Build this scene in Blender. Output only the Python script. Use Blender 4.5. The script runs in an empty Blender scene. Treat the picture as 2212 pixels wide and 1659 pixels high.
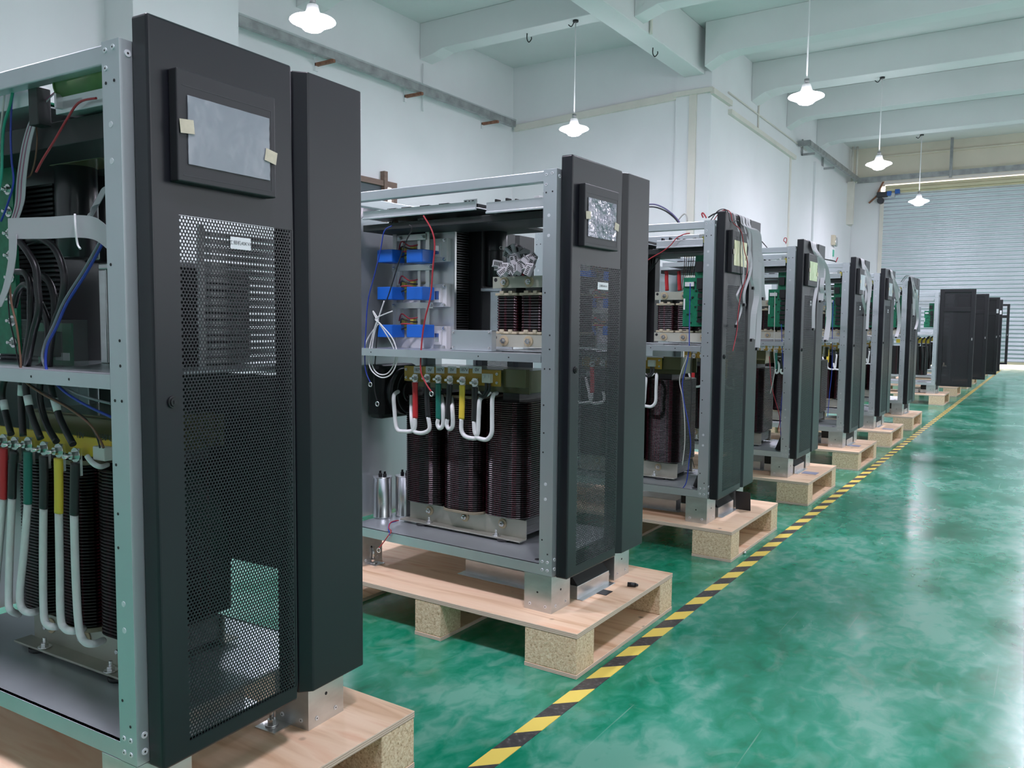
import bpy, bmesh, math, random
from math import sin, cos, pi, sqrt
from mathutils import Vector, Matrix
random.seed(7)
S = bpy.context.scene
COL = S.collection

# ------------------------------------------------------------------ camera model
F, YAW, PITCH, ROLL = 1768.42, .5841, .0744, .0094
CAM = Vector((1.4697, -2.4939, 1.2089))
fw = Vector((-sin(YAW)*cos(PITCH), cos(YAW)*cos(PITCH), -sin(PITCH)))
rt0 = Vector((cos(YAW), sin(YAW), 0)); up0 = rt0.cross(fw)
rt = rt0*cos(ROLL) + up0*sin(ROLL); up = up0*cos(ROLL) - rt0*sin(ROLL)
HP, HF = .1595, .1371           # pallet height, foot box height
# the row: x, y, rotation of every cabinet
CAB = {1: (-.0503, -1.5695, .0553), 2: (0, 0, -.0229), 3: (-.0131, 1.6219, .0082), 4: (-.022, 3.2287, 0), 5: (-.0095, 4.9117, 0),
       6: (-.032, 6.4931, 0), 7: (0, 8.1372, 0), 8: (-.06, 11.82, 0), 9: (-.06, 13.95, 0), 10: (-.05, 15.9, 0), 11: (-.05, 17.5, 0), 12: (-.05, 21.2, 0),
       13: (-1.6, 1.70, 0)}
PAL = {1: (.0744, -.1563), 2: (.1698, -.114), 3: (.1488, -.0782), 4: (.1427, -.1028), 5: (.1525, -.1535), 6: (.1542, -.1446), 7: (.1383, -.1607),
       8: (.0922, -.155), 9: (.0912, -.33), 10: (.09, -.2), 11: (.09, -.2), 12: (.09, -.2), 13: (.12, -.11)}

def ray(u, v):
    return fw + rt*((u-1106)/F) - up*((v-829.5)/F)
def at(i, u, v, y=None, x=None, z=None):
    """point of the cabinet's own space (origin: foot of its near front post on the pallet) on a chosen plane"""
    cx, cy, a = CAB[i]
    R = Matrix.Rotation(-a, 3, 'Z')
    c = R @ (CAM - Vector((cx, cy, HP))); d = R @ ray(u, v)
    t = (y-c.y)/d.y if y is not None else ((x-c.x)/d.x if x is not None else (z-c.z)/d.z)
    return c + d*t
def pts(i, px, y):
    return [at(i, p[0], p[1], y=(p[2] if len(p) > 2 else y)) for p in px]

# ------------------------------------------------------------------ materials
M = {}
def mat(name, col, rough=.5, metal=0., spec=.5, noise=None, bump=None, emit=None, alpha=None, coat=0):
    m = bpy.data.materials.new(name); m.use_nodes = True
    nt = m.node_tree; b = nt.nodes['Principled BSDF']
    b.inputs['Base Color'].default_value = (*col, 1); b.inputs['Roughness'].default_value = rough
    b.inputs['Metallic'].default_value = metal; b.inputs['Specular IOR Level'].default_value = spec
    if coat: b.inputs['Coat Weight'].default_value = coat; b.inputs['Coat Roughness'].default_value = .08
    if emit: b.inputs['Emission Color'].default_value = (*emit[0], 1); b.inputs['Emission Strength'].default_value = emit[1]
    if alpha is not None: b.inputs['Alpha'].default_value = alpha
    tc = nt.nodes.new('ShaderNodeTexCoord')
    if noise:
        sc, amt, stretch = noise
        mp = nt.nodes.new('ShaderNodeMapping'); mp.inputs['Scale'].default_value = stretch
        n = nt.nodes.new('ShaderNodeTexNoise'); n.inputs['Scale'].default_value = sc; n.inputs['Detail'].default_value = 5
        r = nt.nodes.new('ShaderNodeMapRange'); r.inputs['From Min'].default_value = .3; r.inputs['From Max'].default_value = .7
        r.inputs['To Min'].default_value = 1-amt; r.inputs['To Max'].default_value = 1+amt*.6
        mx = nt.nodes.new('ShaderNodeVectorMath'); mx.operation = 'SCALE'; mx.inputs[0].default_value = col
        nt.links.new(tc.outputs['Object'], mp.inputs['Vector']); nt.links.new(mp.outputs[0], n.inputs['Vector'])
        nt.links.new(n.outputs['Fac'], r.inputs['Value']); nt.links.new(r.outputs[0], mx.inputs['Scale'])
        nt.links.new(mx.outputs[0], b.inputs['Base Color'])
    if bump:
        n2 = nt.nodes.new('ShaderNodeTexNoise'); n2.inputs['Scale'].default_value = bump[0]; n2.inputs['Detail'].default_value = 4
        bp = nt.nodes.new('ShaderNodeBump'); bp.inputs['Strength'].default_value = bump[1]; bp.inputs['Distance'].default_value = bump[2]
        nt.links.new(tc.outputs['Object'], n2.inputs['Vector']); nt.links.new(n2.outputs['Fac'], bp.inputs['Height']); nt.links.new(bp.outputs[0], b.inputs['Normal'])
    M[name] = m
    return m
def ramp(nt, fac, stops):
    r = nt.nodes.new('ShaderNodeValToRGB'); e = r.color_ramp.elements
    while len(e) < len(stops): e.new(.5)
    for k, (p, c) in enumerate(stops): e[k].position = p; e[k].color = (*c, 1)
    nt.links.new(fac, r.inputs[0]); return r.outputs[0]

one = (1, 1, 1)
mat('wall_paint', (.79, .80, .81), .75, noise=(.6, .05, one), bump=(30, .08, .002))
mat('ceiling_paint', (.76, .77, .77), .8, noise=(.5, .06, one), bump=(14, .1, .004))
mat('cream_trunking', (.72, .69, .62), .55, noise=(2, .08, one))
mat('warm_glow_wall', (.75, .69, .57), .7, noise=(1, .07, one))  # cream tone paints in the warm light above the roller door
mat('zinc_sheet', (.60, .65, .68), .36, .75, noise=(3.5, .10, (1, 1, .4)), bump=(60, .03, .001))
mat('galvanised', (.63, .65, .66), .33, .9, noise=(9, .16, (1, 1, 2.5)), bump=(40, .05, .001))
mat('grey_rail', (.36, .37, .37), .5, .5, noise=(5, .3, one))
mat('rust', (.28, .13, .08), .8, noise=(20, .4, one))
mat('dark_hole', (.02, .02, .022), .7)
mat('door_paint', (.0068, .0075, .0118), .32, spec=.58, noise=(6, .03, one), bump=(900, .06, .0004))
mat('black_door', (.010, .0105, .013), .4)
mat('black_screen', (.010, .0105, .013), .5, alpha=.84)
mat('bezel', (.022, .022, .026), .42)
mat('display_glass', (.10, .115, .13), .12, spec=.6)
mat('film_clear', (.25, .275, .31), .16, spec=.7, bump=(7, .25, .012))
mat('film_crinkled', (.20, .21, .27), .07, spec=1.0, bump=(16, 1.0, .06), coat=.6)
mat('film_yellow_glare', (.78, .76, .46), .18, spec=.7, bump=(9, .5, .02))  # warm reflection on the screen, put into the film colour
mat('film_green_glare', (.62, .74, .42), .18, spec=.7, bump=(9, .5, .02))  # greenish reflection on the screen, put into the film colour
mat('film_pale', (.62, .70, .72), .15, spec=.7, bump=(9, .5, .02))
mat('masking_tape', (.62, .56, .43), .7, noise=(60, .12, one))
mat('paper', (.80, .81, .83), .6)
mat('ink', (.05, .05, .055), .6)
mat('black_plastic', (.014, .014, .016), .4)
mat('black_rubber', (.012, .012, .013), .55)
mat('black_gloss', (.018, .018, .021), .30, coat=.3)
mat('dark_steel', (.022, .025, .025), .5, .2, noise=(6, .2, one))
mat('tray_zinc', (.62, .66, .68), .4, .7, noise=(4, .1, one))
mat('coil_flange', (.56, .50, .36), .55, noise=(12, .2, one))
mat('core_steel', (.17, .17, .17), .5, .6, noise=(40, .35, (.3, .3, 6)))
mat('angle_iron', (.42, .42, .36), .42, .6, noise=(5, .2, one))
mat('reactor_bar', (.52, .53, .44), .45, .3, noise=(5, .12, one))
mat('bolt_steel', (.70, .70, .70), .25, .95)
mat('washer_tan', (.50, .42, .27), .6)
mat('phenolic_ochre', (.55, .33, .055), .4, noise=(10, .12, one))
mat('phenolic_yellow', (.72, .50, .045), .4, noise=(6, .1, one))
mat('varnish_iron', (.16, .15, .075), .3, .3, coat=.4)
mat('sleeve_white', (.80, .82, .82), .55, noise=(25, .06, one), bump=(160, .35, .002))
mat('shrink_red', (.58, .028, .035), .42)
mat('shrink_green', (.012, .16, .125), .42)
mat('shrink_yellow', (.80, .60, .06), .42)
mat('shrink_black', (.02, .02, .022), .42)
mat('aluminium', (.66, .67, .68), .32, .85, noise=(5, .1, (1, 1, .2)), bump=(80, .04, .001))
mat('tin_bar', (.68, .69, .66), .3, .85, noise=(9, .1, one))
mat('fin_black', (.085, .087, .092), .34, .6)
mat('module_white', (.74, .75, .76), .5)
mat('cap_blue', (.012, .14, .62), .36)
mat('gold_resistor', (.72, .38, .035), .3, .8)
mat('nylon_clear', (.66, .66, .62), .4)
mat('pcb_green', (.006, .19, .095), .4, noise=(60, .25, one))
mat('pcb_mask', (.012, .26, .135), .35)
mat('chip_black', (.013, .013, .014), .45)
mat('yellow_part', (.74, .66, .14), .45)
mat('olive_resistor', (.085, .17, .05), .55, noise=(20, .18, one))
mat('ribbon_grey', (.50, .49, .52), .5)
mat('ribbon_stripe', (.34, .12, .2), .5)
mat('wire_red', (.45, .035, .05), .4)
mat('wire_blue', (.02, .05, .36), .4)
mat('wire_green', (.02, .30, .20), .4)
mat('wire_white', (.78, .79, .79), .45)
mat('wire_black', (.015, .015, .017), .35)
mat('wire_brown', (.17, .085, .05), .45)
mat('wire_grey', (.22, .24, .26), .45)
mat('wire_purple', (.16, .14, .30), .45)
mat('wire_pale', (.58, .58, .54), .45)
mat('cap_can', (.72, .73, .74), .24, .95, noise=(12, .1, one))
mat('connector_grey', (.42, .43, .44), .5)
mat('brown_wood', (.20, .13, .10), .6, noise=(6, .2, (1, 1, 8)))
mat('roller_slat', (.66, .70, .74), .36, .35, noise=(2, .05, one))
mat('roller_box', (.66, .60, .40), .5, noise=(2, .08, one))
mat('motor_blue', (.03, .13, .46), .45)
mat('machine_dark', (.05, .05, .055), .6)
mat('lamp_white', (.86, .86, .86), .4)
mat('lamp_glow', (1, 1, 1), .4, emit=((1.0, .915, 1.09), 125))
mat('lamp_shade', (.9, .9, .9), .4, emit=((1.0, .94, 1.05), 9))
mat('rivet', (.74, .77, .80), .35, .3)
mat('daylight_pane', (1, 1, 1), .4, emit=((.95, .95, 1.0), 1.5))
mat('ground_outside', (.8, .78, .74), .8)
mat('green_lamp', (.05, .45, .28), .4)
mat('beige_box', (.62, .55, .42), .6)
mat('film_mauve', (.33, .35, .47), .45)

def epoxy():
    m = mat('epoxy_floor', (0, .2, .1), .12); nt = m.node_tree; b = nt.nodes['Principled BSDF']
    tc = nt.nodes.new('ShaderNodeTexCoord')
    mp = nt.nodes.new('ShaderNodeMapping'); mp.inputs['Scale'].default_value = (1.5, 1., 1); mp.inputs['Rotation'].default_value = (0, 0, .5)
    nt.links.new(tc.outputs['Object'], mp.inputs['Vector'])
    def nz(s, d, w=0):
        n = nt.nodes.new('ShaderNodeTexNoise'); n.inputs['Scale'].default_value = s; n.inputs['Detail'].default_value = d
        n.inputs['Distortion'].default_value = w; nt.links.new(mp.outputs[0], n.inputs['Vector']); return n.outputs['Fac']
    a = nz(1.7, 12, .5); c = nz(11, 12, .6)
    add = nt.nodes.new('ShaderNodeMath'); add.operation = 'MULTIPLY_ADD'; add.inputs[1].default_value = .55
    nt.links.new(c, add.inputs[0]); nt.links.new(a, add.inputs[2])
    col = ramp(nt, add.outputs[0], [(.54, (.0, .160, .080)), (.68, (.004, .225, .12)), (.80, (.035, .29, .185)), (.92, (.13, .37, .27))])
    # fine pale scuffs
    n3 = nz(5, 14, 1.0); mr = nt.nodes.new('ShaderNodeMapRange'); mr.inputs['From Min'].default_value = .57; mr.inputs['From Max'].default_value = .72
    mr.inputs['To Max'].default_value = .38; nt.links.new(n3, mr.inputs['Value'])
    mx = nt.nodes.new('ShaderNodeMix'); mx.data_type = 'RGBA'; mx.inputs[7].default_value = (.22, .40, .31, 1)
    nt.links.new(mr.outputs[0], mx.inputs[0]); nt.links.new(col, mx.inputs[6]); nt.links.new(mx.outputs[2], b.inputs['Base Color'])
    rr = nt.nodes.new('ShaderNodeMapRange'); rr.inputs['From Min'].default_value = .3; rr.inputs['From Max'].default_value = .75
    rr.inputs['To Min'].default_value = .17; rr.inputs['To Max'].default_value = .29; nt.links.new(nz(2.6, 6, .6), rr.inputs['Value']); nt.links.new(rr.outputs[0], b.inputs['Roughness'])
    b.inputs['Specular IOR Level'].default_value = .7
epoxy()

def floor_scratches():
    m = M['epoxy_floor']; nt = m.node_tree; b = nt.nodes['Principled BSDF']; tc = nt.nodes.new('ShaderNodeTexCoord')
    src = b.inputs['Base Color'].links[0].from_socket
    for ang, sx, thr in ((.9, 26, .712), (-.35, 34, .722)):
        mp = nt.nodes.new('ShaderNodeMapping'); mp.inputs['Rotation'].default_value = (0, 0, ang); mp.inputs['Scale'].default_value = (sx, .55, 1)
        nt.links.new(tc.outputs['Object'], mp.inputs['Vector'])
        n = nt.nodes.new('ShaderNodeTexNoise'); n.inputs['Scale'].default_value = 1.5; n.inputs['Detail'].default_value = 3; n.inputs['Distortion'].default_value = .35; nt.links.new(mp.outputs[0], n.inputs['Vector'])
        mr = nt.nodes.new('ShaderNodeMapRange'); mr.inputs['From Min'].default_value = thr; mr.inputs['From Max'].default_value = thr+.03; mr.inputs['To Max'].default_value = .35; nt.links.new(n.outputs['Fac'], mr.inputs['Value'])
        mx = nt.nodes.new('ShaderNodeMix'); mx.data_type = 'RGBA'; mx.inputs[7].default_value = (.30, .48, .40, 1); nt.links.new(mr.outputs[0], mx.inputs[0]); nt.links.new(src, mx.inputs[6]); src = mx.outputs[2]
    nt.links.new(src, b.inputs['Base Color'])
floor_scratches()

def plywood():
    m = mat('plywood_face', (.6, .45, .3), .6); nt = m.node_tree; b = nt.nodes['Principled BSDF']
    tc = nt.nodes.new('ShaderNodeTexCoord'); oi = nt.nodes.new('ShaderNodeObjectInfo')
    ofs = nt.nodes.new('ShaderNodeVectorMath'); ofs.operation = 'ADD'
    sc = nt.nodes.new('ShaderNodeMath'); sc.operation = 'MULTIPLY'; sc.inputs[1].default_value = 40; nt.links.new(oi.outputs['Random'], sc.inputs[0])
    nt.links.new(tc.outputs['Object'], ofs.inputs[0]); nt.links.new(sc.outputs[0], ofs.inputs[1])
    mp = nt.nodes.new('ShaderNodeMapping'); mp.inputs['Scale'].default_value = (.9, 7, 7); nt.links.new(ofs.outputs[0], mp.inputs['Vector'])
    n = nt.nodes.new('ShaderNodeTexNoise'); n.inputs['Scale'].default_value = 1.6; n.inputs['Detail'].default_value = 7; n.inputs['Distortion'].default_value = 1.2
    nt.links.new(mp.outputs[0], n.inputs['Vector'])
    col = ramp(nt, n.outputs['Fac'], [(.32, (.62, .38, .22)), (.45, (.80, .57, .38)), (.56, (.86, .64, .45)), (.70, (.78, .49, .31))])
    v = nt.nodes.new('ShaderNodeTexVoronoi'); v.inputs['Scale'].default_value = 7; nt.links.new(ofs.outputs[0], v.inputs['Vector'])
    kn = nt.nodes.new('ShaderNodeMapRange'); kn.inputs['From Min'].default_value = .03; kn.inputs['From Max'].default_value = .10; kn.inputs['To Min'].default_value = .35; kn.inputs['To Max'].default_value = 1
    nt.links.new(v.outputs['Distance'], kn.inputs['Value'])
    mx = nt.nodes.new('ShaderNodeVectorMath'); mx.operation = 'SCALE'; nt.links.new(col, mx.inputs[0]); nt.links.new(kn.outputs[0], mx.inputs['Scale'])
    nt.links.new(mx.outputs[0], b.inputs['Base Color'])
plywood()
def plyedge():
    m = mat('plywood_edge', (.55, .45, .36), .7); nt = m.node_tree; b = nt.nodes['Principled BSDF']
    tc = nt.nodes.new('ShaderNodeTexCoord'); w = nt.nodes.new('ShaderNodeTexWave'); w.bands_direction = 'Z'; w.inputs['Scale'].default_value = 55; w.inputs['Distortion'].default_value = 1.2
    nt.links.new(tc.outputs['Object'], w.inputs['Vector'])
    nt.links.new(ramp(nt, w.outputs['Fac'], [(.2, (.46, .33, .25)), (.6, (.76, .62, .50))]), b.inputs['Base Color'])
plyedge()
def chipwood():
    m = mat('chipboard', (.6, .5, .33), .8); nt = m.node_tree; b = nt.nodes['Principled BSDF']
    tc = nt.nodes.new('ShaderNodeTexCoord')
    v = nt.nodes.new('ShaderNodeTexVoronoi'); v.inputs['Scale'].default_value = 240; nt.links.new(tc.outputs['Object'], v.inputs['Vector'])
    n = nt.nodes.new('ShaderNodeTexNoise'); n.inputs['Scale'].default_value = 90; n.inputs['Detail'].default_value = 6; nt.links.new(tc.outputs['Object'], n.inputs['Vector'])
    sep = nt.nodes.new('ShaderNodeSeparateColor'); nt.links.new(v.outputs['Color'], sep.inputs[0])
    ad = nt.nodes.new('ShaderNodeMath'); ad.operation = 'MULTIPLY_ADD'; ad.inputs[1].default_value = .45; nt.links.new(sep.outputs[0], ad.inputs[0]); nt.links.new(n.outputs['Fac'], ad.inputs[2])
    nt.links.new(ramp(nt, ad.outputs[0], [(.36, (.34, .22, .12)), (.52, (.64, .46, .285)), (.75, (.72, .55, .36)), (.95, (.84, .69, .49))]), b.inputs['Base Color'])
    bp = nt.nodes.new('ShaderNodeBump'); bp.inputs['Strength'].default_value = .6; bp.inputs['Distance'].default_value = .003
    nt.links.new(n.outputs['Fac'], bp.inputs['Height']); nt.links.new(bp.outputs[0], b.inputs['Normal'])
chipwood()
def coilmat(name, base, band):
    m = mat(name, base, .26, spec=.5, coat=.15); nt = m.node_tree; b = nt.nodes['Principled BSDF']
    tc = nt.nodes.new('ShaderNodeTexCoord'); sp = nt.nodes.new('ShaderNodeSeparateXYZ'); nt.links.new(tc.outputs['Object'], sp.inputs[0])
    n = nt.nodes.new('ShaderNodeTexNoise'); n.inputs['Scale'].default_value = 22; n.inputs['Detail'].default_value = 1
    mp = nt.nodes.new('ShaderNodeMapping'); mp.inputs['Scale'].default_value = (1.4, 1.4, .0); nt.links.new(tc.outputs['Object'], mp.inputs['Vector']); nt.links.new(mp.outputs[0], n.inputs['Vector'])
    n2 = nt.nodes.new('ShaderNodeTexNoise'); n2.inputs['Scale'].default_value = 60; nt.links.new(tc.outputs['Object'], n2.inputs['Vector'])
    c = ramp(nt, n.outputs['Fac'], [(.50, base), (.56, band), (.60, base)])
    mx = nt.nodes.new('ShaderNodeVectorMath'); mx.operation = 'SCALE'; nt.links.new(c, mx.inputs[0])
    mr = nt.nodes.new('ShaderNodeMapRange'); mr.inputs['To Min'].default_value = .4; mr.inputs['To Max'].default_value = 1.5; nt.links.new(n2.outputs['Fac'], mr.inputs['Value'])
    nt.links.new(mr.outputs[0], mx.inputs['Scale']); nt.links.new(mx.outputs[0], b.inputs['Base Color'])
coilmat('coil_enamel', (.0035, .0024, .0028), (.060, .008, .015))
def tape_mat():
    m = mat('hazard_tape', (.7, .6, .1), .45); nt = m.node_tree; b = nt.nodes['Principled BSDF']
    tc = nt.nodes.new('ShaderNodeTexCoord'); sp = nt.nodes.new('ShaderNodeSeparateXYZ'); nt.links.new(tc.outputs['Object'], sp.inputs[0])
    s = nt.nodes.new('ShaderNodeMath'); s.operation = 'SUBTRACT'; nt.links.new(sp.outputs['Y'], s.inputs[0]); nt.links.new(sp.outputs['X'], s.inputs[1])
    a = nt.nodes.new('ShaderNodeMath'); a.operation = 'ADD'; a.inputs[1].default_value = .559+.194+.224*40; nt.links.new(s.outputs[0], a.inputs[0])
    d = nt.nodes.new('ShaderNodeMath'); d.operation = 'DIVIDE'; d.inputs[1].default_value = .2245; nt.links.new(a.outputs[0], d.inputs[0])
    fr = nt.nodes.new('ShaderNodeMath'); fr.operation = 'FRACT'; nt.links.new(d.outputs[0], fr.inputs[0])
    lt = nt.nodes.new('ShaderNodeMath'); lt.operation = 'LESS_THAN'; lt.inputs[1].default_value = .505; nt.links.new(fr.outputs[0], lt.inputs[0])
    n = nt.nodes.new('ShaderNodeTexNoise'); n.inputs['Scale'].default_value = 70; n.inputs['Detail'].default_value = 8; nt.links.new(tc.outputs['Object'], n.inputs['Vector'])
    dk = ramp(nt, n.outputs['Fac'], [(.45, (.045, .043, .043)), (.62, (.075, .072, .07)), (.74, (.20, .2, .2))])
    mx = nt.nodes.new('ShaderNodeMix'); mx.data_type = 'RGBA'; nt.links.new(lt.outputs[0], mx.inputs[0]); nt.links.new(dk, mx.inputs[6]); mx.inputs[7].default_value = (.84, .66, .13, 1)
    nt.links.new(mx.outputs[2], b.inputs['Base Color'])
tape_mat()

# ------------------------------------------------------------------ mesh builder
class MB:
    def __init__(s): s.v = []; s.f = []; s.m = []; s.sm = []
    def add(s, v, f, m=0, smooth=False):
        o = len(s.v); s.v += [tuple(p) for p in v]
        for q in f: s.f.append([o+k for k in q]); s.m.append(m); s.sm.append(smooth)
        return s
    def box(s, x0, x1, y0, y1, z0, z1, m=0):
        v = [(x, y, z) for z in (z0, z1) for y in (y0, y1) for x in (x0, x1)]
        return s.add(v, [(0, 2, 3, 1), (4, 5, 7, 6), (0, 1, 5, 4), (2, 6, 7, 3), (0, 4, 6, 2), (1, 3, 7, 5)], m)
    def obox(s, c, sx, sy, sz, R, m=0):
        v = [Vector(c) + R @ Vector((x*sx/2, y*sy/2, z*sz/2)) for z in (-1, 1) for y in (-1, 1) for x in (-1, 1)]
        return s.add(v, [(0, 2, 3, 1), (4, 5, 7, 6), (0, 1, 5, 4), (2, 6, 7, 3), (0, 4, 6, 2), (1, 3, 7, 5)], m)
    def bar(s, p0, p1, w, h, m=0):
        p0 = Vector(p0); p1 = Vector(p1); d = (p1-p0); L = d.length; d.normalize()
        a = Vector((0, 0, 1)) if abs(d.z) < .9 else Vector((0, 1, 0)); b = d.cross(a).normalized(); a = b.cross(d)
        return s.obox((p0+p1)/2, L, w, h, Matrix((d, b, a)).transposed(), m)
    def prism(s, poly, axis, a, b, m=0, smooth=False):
        """poly: 2D points, extruded along axis from a to b"""
        def P(p, t): return {'x': (t, p[0], p[1]), 'y': (p[0], t, p[1]), 'z': (p[0], p[1], t)}[axis]
        n = len(poly); v = [P(p, a) for p in poly] + [P(p, b) for p in poly]
        s.add(v, [tuple(range(n))[::-1], tuple(range(n, 2*n))], m)
        o = len(s.v)-2*n
        for k in range(n): s.f.append([o+k, o+(k+1) % n, o+n+(k+1) % n, o+n+k]); s.m.append(m); s.sm.append(smooth)
        return s
    def cyl(s, p0, p1, r, n=16, m=0, r1=None, cap=True):
        p0 = Vector(p0); p1 = Vector(p1); d = (p1-p0).normalized(); r1 = r if r1 is None else r1
        a = Vector((0, 0, 1)) if abs(d.z) < .9 else Vector((1, 0, 0)); e = d.cross(a).normalized(); g = d.cross(e)
        ring = lambda p, q: [p + e*(q*cos(2*pi*k/n)) + g*(q*sin(2*pi*k/n)) for k in range(n)]
        s.add(ring(p0, r)+ring(p1, r1), [(k, (k+1) % n, n+(k+1) % n, n+k) for k in range(n)], m, n > 6)
        if cap:
            o = len(s.v)-2*n; s.f += [list(range(o+n-1, o-1, -1)), list(range(o+n, o+2*n))]; s.m += [m, m]; s.sm += [False, False]
        return s
    def lathe(s, prof, c=(0, 0, 0), n=24, m=0):
        o = len(s.v); c = Vector(c)
        for r, z in prof: s.v += [tuple(c+Vector((r*cos(2*pi*k/n), r*sin(2*pi*k/n), z))) for k in range(n)]
        for j in range(len(prof)-1):
            for k in range(n):
                s.f.append([o+j*n+k, o+j*n+(k+1) % n, o+(j+1)*n+(k+1) % n, o+(j+1)*n+k]); s.m.append(m); s.sm.append(True)
        return s
    def tube(s, P, r, n=8, m=0, sub=6, flat=None):
        P = spline(P, sub); o = len(s.v); N = len(P); prev = None
        for k, p in enumerate(P):
            t = (P[min(k+1, N-1)]-P[max(k-1, 0)]).normalized()
            if prev is None:
                a = Vector((0, 1, 0)) if abs(t.y) < .9 else Vector((1, 0, 0)); e = t.cross(a).normalized()
            else: e = (prev - t*prev.dot(t)); e = e.normalized() if e.length > 1e-6 else prev
            prev = e; g = t.cross(e)
            ra, rb = (r, r) if flat is None else flat
            s.v += [tuple(p + e*(ra*cos(2*pi*j/n)) + g*(rb*sin(2*pi*j/n))) for j in range(n)]
        for k in range(N-1):
            for j in range(n): s.f.append([o+k*n+j, o+k*n+(j+1) % n, o+(k+1)*n+(j+1) % n, o+(k+1)*n+j]); s.m.append(m); s.sm.append(True)
        s.f += [list(range(o+n-1, o-1, -1)), list(range(o+(N-1)*n, o+N*n))]; s.m += [m, m]; s.sm += [False, False]
        return s
    def ribbon(s, P, W, th=.0016, m=0, sub=8, stripe=None):
        """flat cable: P centre line, W list of width vectors (interpolated)"""
        Q = spline(P, sub); WV = spline(W, sub); N = len(Q); o = len(s.v)
        for k, p in enumerate(Q):
            t = (Q[min(k+1, N-1)]-Q[max(k-1, 0)]).normalized(); w = WV[k]; nn = t.cross(w).normalized()*th/2
            s.v += [tuple(p-w/2-nn), tuple(p+w/2-nn), tuple(p+w/2+nn), tuple(p-w/2+nn)]
        for k in range(N-1):
            for j in range(4): s.f.append([o+k*4+j, o+k*4+(j+1) % 4, o+k*4+4+(j+1) % 4, o+k*4+4+j]); s.m.append(m); s.sm.append(False)
        s.f += [[o+3, o+2, o+1, o], [o+N*4-4, o+N*4-3, o+N*4-2, o+N*4-1]]; s.m += [m, m]; s.sm += [False, False]
        return s
    def mesh(s, name, mats):
        me = bpy.data.meshes.new(name); me.from_pydata(s.v, [], s.f)
        for x in (mats if isinstance(mats, (list, tuple)) else [mats]): me.materials.append(M[x])
        me.polygons.foreach_set('material_index', s.m); me.polygons.foreach_set('use_smooth', s.sm); me.update()
        return me
    def build(s, name, mats, parent=None, bevel=0, loc=None):
        o = bpy.data.objects.new(name, s.mesh(name, mats)); COL.objects.link(o)
        if parent: o.parent = parent
        if loc: o.location = loc
        if bevel:
            b = o.modifiers.new('bevel', 'BEVEL'); b.width = bevel; b.segments = 2; b.limit_method = 'ANGLE'; b.angle_limit = .7
        return o
def spline(P, sub):
    P = [Vector(p) for p in P]
    if len(P) < 3 or sub < 2: return P
    out = []
    for k in range(len(P)-1):
        a = P[max(k-1, 0)]; b = P[k]; c = P[k+1]; d = P[min(k+2, len(P)-1)]
        for j in range(sub):
            t = j/sub
            out.append(.5*((2*b)+(c-a)*t+(2*a-5*b+4*c-d)*t*t+(3*b-a-3*c+d)*t*t*t))
    out.append(P[-1]); return out
def B(*a, m=0): return MB().box(*a, m=m)

def tag(o, label=None, cat=None, group=None, kind=None):
    for k, v in (('label', label), ('category', cat), ('group', group), ('kind', kind)):
        if v: o[k] = v
    return o
def empty(name, loc, rz=0):
    o = bpy.data.objects.new(name, None); COL.objects.link(o); o.location = loc; o.rotation_euler = (0, 0, rz); o.empty_display_size = .1
    return o
def cabpos(i, off=(0, 0, 0)):
    x, y, a = CAB[i]
    return (x+off[0]*cos(a)-off[1]*sin(a), y+off[0]*sin(a)+off[1]*cos(a), HP+off[2]), a
KIDS = {}
def copy_tree(o, parent=None):
    c = o.copy(); COL.objects.link(c)
    if parent: c.parent = parent
    for ch in list(o.children): copy_tree(ch, c)
    return c
def structure(o): o['kind'] = 'structure'; return o
def text_mesh(body, size, name, R, loc, matname, parent, ext=.0003):
    cu = bpy.data.curves.new('lettering', 'FONT'); cu.body = body; cu.size = size; cu.align_x = 'CENTER'; cu.align_y = 'CENTER'; cu.extrude = ext
    tmp = bpy.data.objects.new('lettering_tmp', cu); COL.objects.link(tmp); bpy.context.view_layer.update()
    me = bpy.data.meshes.new_from_object(tmp.evaluated_get(bpy.context.evaluated_depsgraph_get()))
    bpy.data.objects.remove(tmp); me.transform(Matrix.Translation(Vector(loc)) @ R.to_4x4()); me.materials.clear(); me.materials.append(M[matname])
    o = bpy.data.objects.new(name, me); COL.objects.link(o); o.parent = parent; return o
RX = Matrix(((0, 0, 1), (1, 0, 0), (0, 1, 0)))     # text facing +x, reading along +y
RYN = Matrix(((1, 0, 0), (0, 0, -1), (0, 1, 0)))   # text facing -y, reading along +x
# ================================================================== ROOM
X0, X1, XW, YB, YR, YE, ZC = -9.03, 8.0, -4.35, -8.0, 13.33, 26.35, 6.95
structure(B(X0-.2, X1+.2, YB-.2, YE+.25, -.1, 0).build('floor', 'epoxy_floor'))
structure(B(X0-.2, X1+.2, YB-.2, YE+.25, ZC, ZC+.2).build('ceiling', 'ceiling_paint'))
structure(B(X0-.2, X0, YB, YR+.2, 0, ZC).build('wall_left', 'wall_paint'))
structure(MB().box(X0, XW, YR, YR+.2, 0, ZC).box(-5.09, XW, YR-.05, YR, 0, ZC).build('wall_return', 'wall_paint'))
structure(B(XW-.2, XW, YR+.2, YE+.2, 0, ZC).build('wall_left_far', 'wall_paint'))
structure(B(X0, X1+.2, YB-.2, YB, 0, ZC).build('wall_back', 'wall_paint'))
structure(MB().box(XW, -3.43, YE, YE+.2, 0, 5.70).box(XW, -3.31, YE, YE+.2, 5.70, 5.745).box(XW, X1, YE, YE+.2, 5.745, ZC).build('wall_end', ['wall_paint']))
structure(B(XW, X1, YE-.03, YE, 6.02, ZC).build('trim_warm_glow', 'warm_glow_wall'))  # band added to carry the painted warm glow over the shutter
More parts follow.
